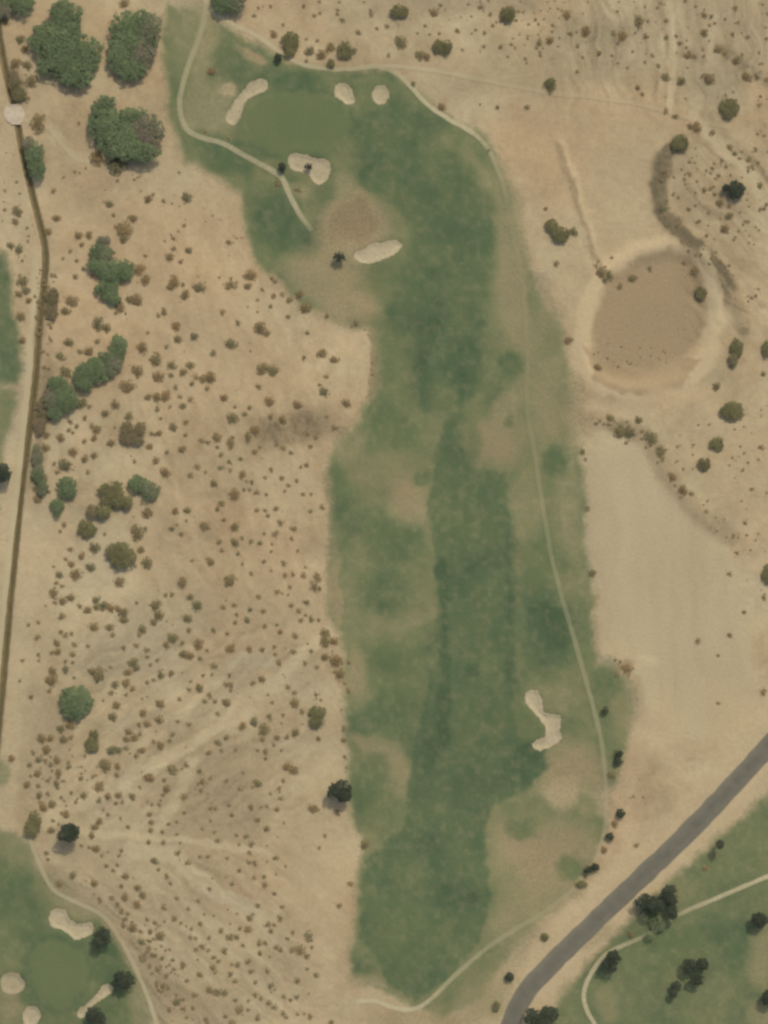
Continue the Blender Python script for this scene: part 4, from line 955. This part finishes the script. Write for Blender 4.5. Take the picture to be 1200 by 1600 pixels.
# ------------------------------------------------------------------ desert shrubs, read off the photograph tile by tile: x,y,r in quarter pixels from the tile's corner
TILES = [
 (0, 0, .25, "240,770,45 495,775,12 605,995,40 725,1030,50 470,1075,12 735,1130,12 335,1190,18 685,1275,22 710,1345,14 925,1245,24 955,1215,12 1020,1255,14 1075,1270,8 1165,1235,28 355,1365,22 830,1365,24 775,1435,44 770,1495,24 1150,1410,14 490,1475,22 555,1470,22 510,1530,16 440,1570,12 1085,1490,14 1085,1555,18 1175,1565,20 300,1450,22 110,1320,32 65,1535,20 120,1560,24 95,1385,20 130,250,25 150,310,22 775,20,25 30,140,25 200,510,35 100,400,30 170,410,25"),
 (0, 350, .25, "910,200,14 1060,210,24 1130,235,18 875,285,32 910,350,28 1090,360,32 1065,395,20 1145,380,14 1160,445,26 860,475,32 815,470,25 750,520,28 725,555,14 785,560,10 480,230,14 395,215,12 350,330,12 470,330,18 520,280,14 575,330,14 445,480,35 410,545,26 330,460,40 330,560,30 610,625,35 665,650,24 1025,550,20 990,572,16 1100,640,26 1110,720,26 925,680,12 1040,765,14 890,775,30 975,845,34 610,735,18 555,795,28 500,800,18 430,740,25 380,830,25 410,920,35 860,920,30 1075,885,22 990,955,32 1070,945,18 1145,930,22 1190,885,22 795,1015,38 1095,1020,16 925,1080,20 980,1085,26 1035,1075,30 1130,1080,16 1065,1140,12 985,1160,18 1145,1140,20 1190,1095,18 720,1130,26 660,1185,22 510,1120,30 560,1140,18 140,360,30 160,420,25 180,480,20 130,580,25 140,730,20 120,440,20"),
 (0, 600, .25, "805,205,22 440,235,18 480,265,16 530,210,16 430,290,16 455,305,12 575,262,18 605,285,26 590,340,20 528,360,16 695,370,22 720,275,10 1085,270,24 1165,240,18 1005,215,12 1160,320,14 950,310,18 990,310,20 935,390,20 1140,410,22 1045,428,14 840,485,16 975,480,20 1035,555,28 1190,570,18 460,425,28 590,447,20 530,468,22 410,510,36 360,550,18 340,500,15 550,550,16 380,340,25 290,320,20 285,400,25 250,640,35 235,720,25 300,670,18 920,805,30 1095,795,20 1170,790,20 400,880,18 375,920,14 860,930,36 910,905,16 655,938,12 1075,905,18 1135,938,16 1105,880,12 1165,855,10 590,1025,28 880,1035,22 440,1035,18 510,1075,20 410,1095,14 445,1125,20 565,1145,26 920,1120,30 845,1140,12 370,1195,22 475,1190,30"),
 (0, 850, .25, "350,245,18 385,265,14 745,237,28 335,310,26 440,335,24 390,355,22 345,365,16 1140,240,28 1035,320,16 1075,318,16 855,368,12 1190,330,20 600,350,24 600,395,20 645,385,22 690,400,22 640,410,16 500,390,18 545,415,22 735,405,22 770,430,28 775,475,26 975,385,28 995,445,28 960,490,22 385,455,26 585,520,28 685,525,22 705,570,18 890,535,26 870,570,16 1170,465,26 1180,540,18 1080,590,28 1040,630,20 1140,620,18 1145,690,24 1185,700,22 380,550,16 410,575,18 445,560,14 235,580,18 180,505,14 240,490,14 355,620,20 465,630,18 455,690,18 360,675,22 325,680,16 550,640,14 775,650,18 855,635,18 915,665,18 920,705,14 240,690,14 245,730,12 140,730,14 410,735,14 455,740,14 410,785,20 330,790,22 465,835,12 620,815,36 575,795,22 690,770,14 830,740,26 850,770,22 800,800,24 790,870,22 1005,815,28 1070,808,20 985,725,14 940,755,14 325,850,34 310,915,18 720,880,22 695,930,18 830,905,18 790,940,14 920,865,14 960,850,14 1180,910,16 1120,970,14 730,1010,24 705,1080,24 895,1055,22 1000,1000,24 995,1100,28 920,1125,20 870,1130,18 1110,1110,14 1180,1130,16 195,955,16 125,855,12 435,1130,26 380,1155,22"),
 (0, 1100, .25, "260,215,24 315,215,20 400,220,24 445,205,16 290,285,26 210,305,18 240,350,20 285,350,18 355,350,22 320,380,16 185,380,18 75,340,20 235,435,20 365,430,20 430,390,16 300,480,16 355,500,20 170,505,20 240,510,16 245,570,20 300,560,16 445,555,14 475,612,14 525,570,20 270,640,26 325,630,24 415,690,22 505,465,16 580,450,14 620,515,28 660,385,30 700,290,28 740,290,22 790,275,18 735,390,20 730,440,18 805,175,20 840,210,24 875,185,18 790,220,20 885,290,20 850,325,18 1000,260,22 960,235,14 1080,190,18 1060,230,14 1075,410,32 930,460,26 1025,475,16 875,520,14 1040,530,22 1020,565,16 825,580,20 740,570,20 675,580,20 620,605,18 725,620,14 765,615,14 995,630,16 950,630,12 935,690,18 945,740,18 940,790,18 755,715,12 675,690,14 645,660,10 620,735,20 590,770,22 575,820,20 800,770,14 1015,800,14 1105,815,12 600,905,22 560,895,14 675,925,10 635,945,14 760,915,14 745,945,12 930,865,16 1020,865,16 1125,870,10 290,930,16 300,970,14 510,885,12 665,1010,16 710,1040,16 735,1005,12 785,1075,20 965,980,20 990,1035,14 1045,1080,16 1065,1120,14 860,1145,22 760,1135,14 1110,935,18 1175,990,20 1055,750,14 1105,735,12 1150,680,14 320,790,20 455,1070,20 370,1120,20 590,1120,20 1160,380,18"),
 (0, 1300, .25, "890,395,22 780,405,22 855,450,24 1105,415,16 700,410,18 620,415,14 1020,470,20 1090,545,22 1130,570,14 830,600,24 880,620,16 790,540,14 920,545,14 1000,650,26 885,685,20 930,720,18 940,620,16 970,770,14 890,800,18 1145,835,20 1080,800,14 1040,900,18 1170,930,16 1020,960,18 1105,1060,24 1150,1100,18 1060,1110,16 990,860,16 1190,660,16 1175,480,12 1010,1000,14 760,500,16 735,450,16"),
 (280, 350, .25, "125,400,30 310,115,18 325,375,36 250,335,10 445,320,30 430,390,20 580,340,14 600,360,14 520,410,14 590,450,18 645,440,16 690,475,20 750,440,24 785,525,32 490,475,12 570,515,14 270,550,18 370,620,16 505,650,34 545,682,20 95,705,22 325,750,30 215,810,20 445,795,10 75,885,28 105,960,22 150,970,22 195,965,34 80,1000,16 175,1030,16 520,905,32 585,915,30 500,1018,18 780,835,16 890,810,28 970,848,24 920,955,16 880,1005,14 905,1050,26 1105,620,20 1080,635,12 925,575,16 565,1110,28 280,1090,22 740,1130,24 80,1105,20 1045,1120,24 350,1145,12 440,1150,16 800,680,14 680,580,14"),
 (280, 600, .25, "335,215,30 410,190,18 570,205,18 645,225,22 605,255,14 475,290,26 430,330,22 430,360,14 505,395,12 470,425,20 235,335,26 140,355,18 180,365,16 240,395,14 320,370,22 335,335,14 325,400,14 262,443,16 385,468,14 315,487,18 260,523,20 320,540,14 115,518,20 75,572,26 165,552,12 395,568,22 455,612,16 420,608,12 220,622,22 345,690,28 485,675,18 405,660,12 440,660,12 545,690,12 575,535,18 640,588,18 735,605,14 535,585,12 680,635,14 660,670,12 775,690,14 825,690,12 795,505,16 760,518,12 610,375,14 650,400,18 700,428,16 820,390,16 800,310,16 855,335,14 970,275,20 925,205,12 265,745,20 240,780,18 280,850,16 160,892,26 350,890,24 485,790,16 540,790,14 555,825,14 605,780,18 635,868,20 600,940,22 715,905,22 700,965,14 350,990,22 392,965,16 450,985,16 505,995,16 250,985,16 265,1040,14 740,1043,14 655,1120,18 530,1110,16 575,1048,12 370,1060,14 195,1110,26 85,1100,14 785,1145,10 890,770,18 820,795,14 530,935,12 580,1000,10 395,1125,12 575,1165,10"),
 (280, 850, .25, "320,230,32 295,215,16 450,185,14 660,195,16 710,190,16 775,200,22 865,205,30 845,265,34 690,270,14 610,300,20 495,330,18 115,385,28 120,625,28 130,715,16 345,380,18 275,395,18 445,410,16 360,440,14 525,420,18 425,475,20 350,490,14 215,538,18 535,512,16 300,560,12 630,550,18 725,575,20 610,505,12 700,385,16 745,418,18 795,365,20 825,470,20 760,480,16 790,445,14 870,475,12 910,555,24 915,605,36 965,610,22 320,650,26 440,657,20 520,660,18 595,645,16 600,690,14 715,675,20 825,670,14 625,740,20 790,745,16 860,770,16 910,705,22 980,730,38 1005,815,30 215,765,20 175,665,12 315,820,14 150,820,14 205,815,12 125,900,24 295,880,20 325,885,18 320,915,14 190,945,20 225,985,16 160,985,16 295,990,24 460,865,18 515,845,22 680,895,18 720,930,16 720,995,26 580,990,14 855,940,14 885,975,12 770,1050,18 565,1078,20 650,1070,14 240,1060,16 395,1140,24 470,1115,24 530,1160,30 725,1180,22 1030,1150,20 1060,740,14 1060,920,18"),
 (280, 1100, .25, "295,210,18 240,240,20 185,305,18 265,290,14 355,285,12 610,210,20 675,210,16 870,215,16 520,220,18 540,295,18 540,340,14 590,255,14 490,290,12 640,290,10 675,390,26 715,410,28 125,420,18 145,485,18 120,500,14 295,480,14 490,495,22 460,520,14 375,530,12 135,540,14 625,525,16 650,480,14 570,560,12 635,590,16 610,660,18 545,640,12 30,580,24 195,655,14 225,655,12 310,635,14 450,645,20 510,645,12 330,695,16 490,725,18 545,780,20 195,730,12 140,780,12 240,855,18 220,800,14 420,825,16 355,820,12 450,875,18 375,880,12 440,930,16 840,655,30 605,960,18 435,990,16 470,990,14 180,955,14 130,955,12 300,965,12 375,1040,14 465,1085,14 530,1080,14 535,1130,18 330,1125,14 190,1155,14 910,825,14 875,900,12 655,745,10 985,680,20 1160,880,24 1030,225,18 1035,330,14 1045,400,10 400,430,10 195,465,12"),
 (280, 1300, .25, "595,385,14 120,430,14 490,460,18 645,465,16 65,490,16 155,515,10 215,525,10 440,540,22 460,515,12 635,540,20 555,580,24 575,620,18 595,580,14 430,610,24 380,605,14 130,575,16 75,605,14 75,655,18 100,665,14 185,665,14 260,620,18 320,660,26 360,660,18 145,715,20 105,735,16 180,740,14 280,745,20 400,710,14 500,695,20 540,695,18 505,760,16 610,720,18 635,740,16 710,625,14 680,665,14 810,650,32 705,738,20 755,738,36 800,775,18 830,720,12 215,785,16 245,810,16 210,850,20 225,880,14 130,890,22 430,815,18 450,870,20 550,868,18 365,835,18 330,830,12 320,890,20 350,930,16 855,895,18 740,930,20 800,855,12 570,960,20 595,985,12 475,940,14 195,985,28 240,1000,28 285,1005,22 655,1030,18 735,1035,16 695,1050,14 350,1050,16 430,1055,14 475,1020,18 510,1040,16 560,1070,18 595,1095,20 375,1110,28 490,1160,22 430,1110,14 650,1135,18 670,1160,12 820,1155,18 740,1140,12 95,1020,18 290,1150,16 330,1190,22 950,1190,18 1070,325,20 1000,460,18"),
 (600, 0, .25, "310,80,24 610,40,20 105,265,32 225,345,26 265,355,22 1145,95,26 490,310,12 625,290,14 730,295,14 775,355,10 970,270,20 1035,255,22 1165,210,18 895,670,18 710,670,14 600,650,8 360,670,22 460,190,18 630,205,14 575,185,12 345,210,12 20,165,16 30,350,14 1185,1450,24 1010,1305,14 650,940,14 180,525,16"),
 (900, 0, .25, "60,195,28 290,225,30 235,210,20 395,135,30 435,228,18 145,335,20 10,290,14 800,95,20 845,105,16 800,205,22 565,130,16 565,235,16 650,270,18 995,50,18 890,310,24 930,335,20 1000,380,24 700,350,22 740,355,18 560,485,24 655,510,26 825,495,36 1065,480,28 1130,480,20 1190,500,16 1145,655,16 385,550,18 415,590,14 850,830,20 550,1080,18 530,1130,16 540,1310,22 630,1410,18 710,1090,16 800,1190,18 840,1180,16 900,1270,24 955,1290,14 865,1215,14 825,1330,12 955,1350,24 930,1430,24 890,1100,14 1075,1385,14 560,700,20 620,730,20 750,800,30 710,790,20 1190,240,14 980,215,16 960,920,20 990,960,18 1080,1000,20 1100,1040,14 480,350,14 515,415,16 1150,1160,20"),
 (300, 0, .25, "735,320,28 810,345,30 865,300,26 715,385,14 570,155,12 1120,90,18 1040,205,18 510,215,22 940,130,18 765,100,14 390,95,14 700,40,14 910,90,14 1155,180,12 785,255,12 715,245,12 665,1185,20 535,1150,20 230,865,12 80,825,12 120,450,22"),
 (840, 340, .3, "330,290,22 370,300,20 350,325,16 905,215,14 930,880,18 1175,815,14 1165,1195,16 310,780,22 825,275,24 585,265,16 495,315,20 430,360,16 765,235,14 160,640,20 430,1110,30 480,1120,24 375,1045,18 525,1055,18 590,1150,28 640,1220,26 700,1350,20 755,1420,22 800,1440,14 235,1220,16 250,1260,10 260,1515,14 95,240,16"),
 (840, 700, .3, "1000,655,14 835,1005,16 940,1080,10 1175,1270,16 940,1330,10 1040,545,12 1080,390,12 1115,215,12 1180,780,14 1075,855,12 1000,975,14 285,650,18 465,1150,22 410,1180,16"),
 (740, 1100, .3833, "560,290,14 575,490,14 530,595,14 665,575,12 455,705,12 640,940,14 945,670,12 985,620,10 470,285,0"),
]
SH = []
for ox, oy, k, txt in TILES:
    for tok in txt.split():
        a, b_, c_ = map(float, tok.split(','))
        if c_ <= 0: continue
        x, y, r_ = ox + a * k, oy + b_ * k, c_ * k
        if all((x - q[0]) ** 2 + (y - q[1]) ** 2 > (.55 * (r_ + q[2])) ** 2 for q in SH): SH.append((x, y, r_))
SH.sort(key=lambda q: -q[2])

def shrub_mesh(seed, n, leaf):
    r = np.random.default_rng(seed)
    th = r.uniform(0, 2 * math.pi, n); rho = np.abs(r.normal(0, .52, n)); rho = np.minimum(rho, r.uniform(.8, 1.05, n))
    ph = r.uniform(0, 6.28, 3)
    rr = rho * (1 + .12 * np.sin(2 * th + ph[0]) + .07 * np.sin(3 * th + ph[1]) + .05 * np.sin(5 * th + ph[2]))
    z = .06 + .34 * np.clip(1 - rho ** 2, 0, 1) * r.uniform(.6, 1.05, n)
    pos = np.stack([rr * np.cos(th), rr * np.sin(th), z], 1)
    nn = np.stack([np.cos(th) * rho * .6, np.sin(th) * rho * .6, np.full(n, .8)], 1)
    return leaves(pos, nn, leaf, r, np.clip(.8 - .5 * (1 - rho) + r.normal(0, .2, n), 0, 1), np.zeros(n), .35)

protos = []
for k in range(7):
    V, F, sh = shrub_mesh(50 + k, 300, .105)
    me_o = mesh_obj('desert_shrub', V, F, mat_shrub, attrs={'shade': sh}); protos.append(me_o)

# landmarks that labels can point from
LM = [
 ('the largest tree', 105, 75, 55), ('the tall oval tree', 208, 65, 45), ('the greyish-patched giant tree', 200, 205, 50), ('the ditch crossing slab', 23, 178, 14), ('the oval ditch tree', 55, 250, 22),
 ('the ragged tree clump', 172, 405, 28), ('the small square tree', 168, 455, 18), ('the slanting thicket', 160, 570, 34), ('the bluish tree clump', 95, 620, 22), ('the notched grey-brown bush', 207, 680, 18),
 ('the round ditch-side tree', 104, 762, 15), ('the irregular olive tree', 173, 778, 24), ('the twin-lobed tree', 224, 762, 22), ('the compact olive bush', 135, 826, 13), ('the lone round olive tree', 188, 866, 22),
 ('the big round dark tree', 118, 1097, 24), ('the upright olive bush', 145, 1158, 12), ('the lower left blackish tree', 107, 1300, 17), ('the edge-of-turf olive tree', 52, 1288, 14),
 ('the blackish fairway-edge tree', 531, 1238, 20), ('the square-crowned grey-olive bush', 495, 1120, 13), ('the dark brown soil patch', 460, 668, 40), ('the two-lobed bunker', 112, 1442, 30), ('the small corner green', 92, 1518, 50),
 ('the bare patch under the green', 545, 345, 45), ('the curved bank bush', 1062, 224, 13), ('the lone pale-ground bush', 1139, 169, 14), ('the bank green bush', 1150, 297, 13), ('the slanting fairway-bend bush', 870, 360, 18),
 ('the top track bush', 860, 133, 9), ('the dry basin', 1010, 500, 90), ('the ragged three-bush group', 1120, 690, 40), ('the heart-shaped bush', 691, 73, 14), ('the upright track bush', 453, 70, 14), ('the slanting egg-bunker bush', 541, 78, 13),
 ('the grey-green pale streak', 395, 1035, 20), ('the sand flat', 1050, 900, 90), ('the wide bunker', 482, 264, 24), ('the asphalt road', 1005, 1368, 16), ('the oval top-border bush', 624, 18, 12), ('the round top-border bush', 794, 21, 12),
]
OCT = ['right of', 'upper right of', 'above', 'upper left of', 'left of', 'lower left of', 'below', 'lower right of']
ORD = ['nearest', 'second-nearest', 'third-nearest', 'fourth-nearest', 'fifth-nearest', 'sixth-nearest', 'seventh-nearest', 'eighth-nearest', 'ninth-nearest', 'tenth-nearest', 'eleventh-nearest', 'twelfth-nearest']
arr = np.array([(q[0], q[1]) for q in SH])
best = {}
for li, (nm, lx, ly, lr) in enumerate(LM):
    dx, dy = arr[:, 0] - lx, ly - arr[:, 1]; dist = np.hypot(dx, dy) - lr
    oc = np.round(np.degrees(np.arctan2(dy, dx)) / 45).astype(int) % 8
    for o8 in range(8):
        ids = np.where(oc == o8)[0]; ids = ids[np.argsort(dist[ids])]
        for rk, i in enumerate(ids[:12]):
            if dist[i] > 190: break
            sc = rk * 22 + dist[i]
            if i not in best or sc < best[i][0]: best[i] = (sc, ORD[rk], OCT[o8], nm)
N_IND = 300
indiv = [i for i in range(len(SH)) if i in best][:N_IND]
used_l = {}
for n_i, i in enumerate(indiv):
    x, y, r_ = SH[i]; _, od, oc_, nm = best[i]
    z = float(ground_z(x, y)); X, Y = W(x, y)
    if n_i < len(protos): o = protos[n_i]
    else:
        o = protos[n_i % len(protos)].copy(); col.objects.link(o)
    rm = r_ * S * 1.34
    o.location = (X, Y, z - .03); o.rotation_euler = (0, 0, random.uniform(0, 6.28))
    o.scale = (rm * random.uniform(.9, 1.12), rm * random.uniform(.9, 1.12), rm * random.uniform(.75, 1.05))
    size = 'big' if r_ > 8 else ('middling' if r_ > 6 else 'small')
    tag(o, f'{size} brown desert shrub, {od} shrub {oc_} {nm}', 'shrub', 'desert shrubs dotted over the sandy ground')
# ------------------------------------------------------------------ the many smaller tufts, past counting
low = [shrub_mesh(90 + k, 80, .17) for k in range(5)]
rest = [SH[i] for i in range(len(SH)) if i not in set(indiv)]
r = np.random.default_rng(77)
SCRUB = [
 ([(80, 860), (300, 880), (500, 900), (520, 1060), (470, 1230), (440, 1340), (520, 1500), (540, 1600), (260, 1600), (200, 1460), (120, 1390), (40, 1180), (70, 950)], 130, (1.0, 2.6)),
 ([(170, 380), (360, 400), (460, 480), (560, 560), (500, 720), (500, 900), (100, 880), (100, 700), (180, 620)], 71, (.9, 2.0)),
 ([(370, 10), (620, 40), (900, 80), (900, 0), (370, 0)], 49, (1.0, 3.0)),
 ([(620, 60), (900, 120), (1060, 160), (1200, 180), (1200, 0), (620, 0)], 143, (1.0, 3.2)),
 ([(1040, 240), (1200, 200), (1200, 520), (1160, 460), (1100, 390), (1040, 330)], 104, (1.2, 3.4)),
 ([(1020, 690), (1200, 620), (1200, 1000), (1160, 900), (1100, 820), (1050, 760)], 71, (1.0, 2.6)),
 ([(925, 648), (985, 655), (1030, 685), (1050, 740), (1110, 800), (1100, 830), (1030, 745), (1000, 700), (930, 680)], 33, (1.2, 3.2)),
 ([(1030, 230), (1040, 330), (1110, 395), (1170, 500), (1160, 520), (1120, 430), (1050, 370), (1022, 330), (1022, 260)], 24, (1.2, 3.0)),
 ([(50, 410), (85, 430), (80, 600), (75, 760), (45, 760), (58, 600)], 71, (1.6, 4.0)),
 ([(0, 90), (40, 100), (45, 160), (25, 165)], 14, (2, 4)),
 ([(170, 240), (260, 260), (370, 300), (400, 420), (300, 400), (180, 340), (90, 300), (110, 250)], 38, (.9, 2.4)),
 ([(10, 215), (30, 230), (60, 380), (40, 460), (0, 420)], 22, (1.4, 3.0)),
 ([(40, 1180), (120, 1120), (170, 1200), (90, 1290), (50, 1270)], 33, (1.6, 3.6)),
 ([(140, 1400), (260, 1440), (330, 1600), (270, 1600), (220, 1500)], 60, (1.6, 3.8)),
 ([(500, 960), (540, 980), (545, 1180), (535, 1120), (510, 1010)], 14, (1.6, 3.2)),
 ([(925, 410), (960, 400), (960, 445), (935, 445)], 12, (1.5, 3.5)),
 ([(950, 1030), (1000, 1030), (990, 1060), (955, 1056)], 9, (1.4, 3.0)),
 ([(925, 560), (1000, 585), (1060, 560), (1050, 548), (930, 530)], 22, (1.0, 2.4)),
 ([(560, 500), (590, 540), (590, 640), (570, 650), (580, 560)], 15, (1.2, 2.6)),
 ([(990, 1215), (1015, 1205), (1010, 1260), (985, 1250)], 7, (1.2, 2.6)),
]
extra = []
for poly, n, (r0, r1) in SCRUB:
    P = np.array(poly, float); lo, hi = P.min(0), P.max(0); got = 0; tries = 0
    while got < n and tries < 60:
        c = r.uniform(lo, hi, (n * 2, 2)); tries += 1
        c = c[poly_sd(c[:, 0], c[:, 1], poly) > 0]
        c = c[fbm(c[:, 0], c[:, 1], 30, 66, 2) + r.uniform(-.25, .25, len(c)) > .48]
        for x, y in c[:n - got]: extra.append((x, y, r.uniform(r0, r1)))
        got += min(len(c), n - got)
gsmp = samp(A['g'], [e[0] for e in extra], [e[1] for e in extra])
extra = [e for e, g_ in zip(extra, gsmp) if g_ < .5 and 0 < e[0] < 1200]
VV, FF, SS, off = [], [], [], 0
for q in rest + extra:
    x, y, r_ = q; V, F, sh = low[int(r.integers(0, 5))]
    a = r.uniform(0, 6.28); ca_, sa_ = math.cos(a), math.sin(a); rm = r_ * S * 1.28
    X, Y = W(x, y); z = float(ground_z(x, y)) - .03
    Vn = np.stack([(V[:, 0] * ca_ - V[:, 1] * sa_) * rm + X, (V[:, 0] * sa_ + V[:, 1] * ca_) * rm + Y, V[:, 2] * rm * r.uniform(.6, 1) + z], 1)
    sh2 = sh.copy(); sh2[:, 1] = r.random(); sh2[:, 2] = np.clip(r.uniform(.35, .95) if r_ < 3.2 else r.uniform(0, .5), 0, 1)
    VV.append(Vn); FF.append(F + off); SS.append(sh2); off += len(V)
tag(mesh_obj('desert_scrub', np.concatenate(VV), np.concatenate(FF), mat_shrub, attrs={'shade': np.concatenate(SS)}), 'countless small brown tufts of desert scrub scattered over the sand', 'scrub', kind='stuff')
print('shrubs', len(SH), 'individual', len(indiv), 'extra', len(extra))
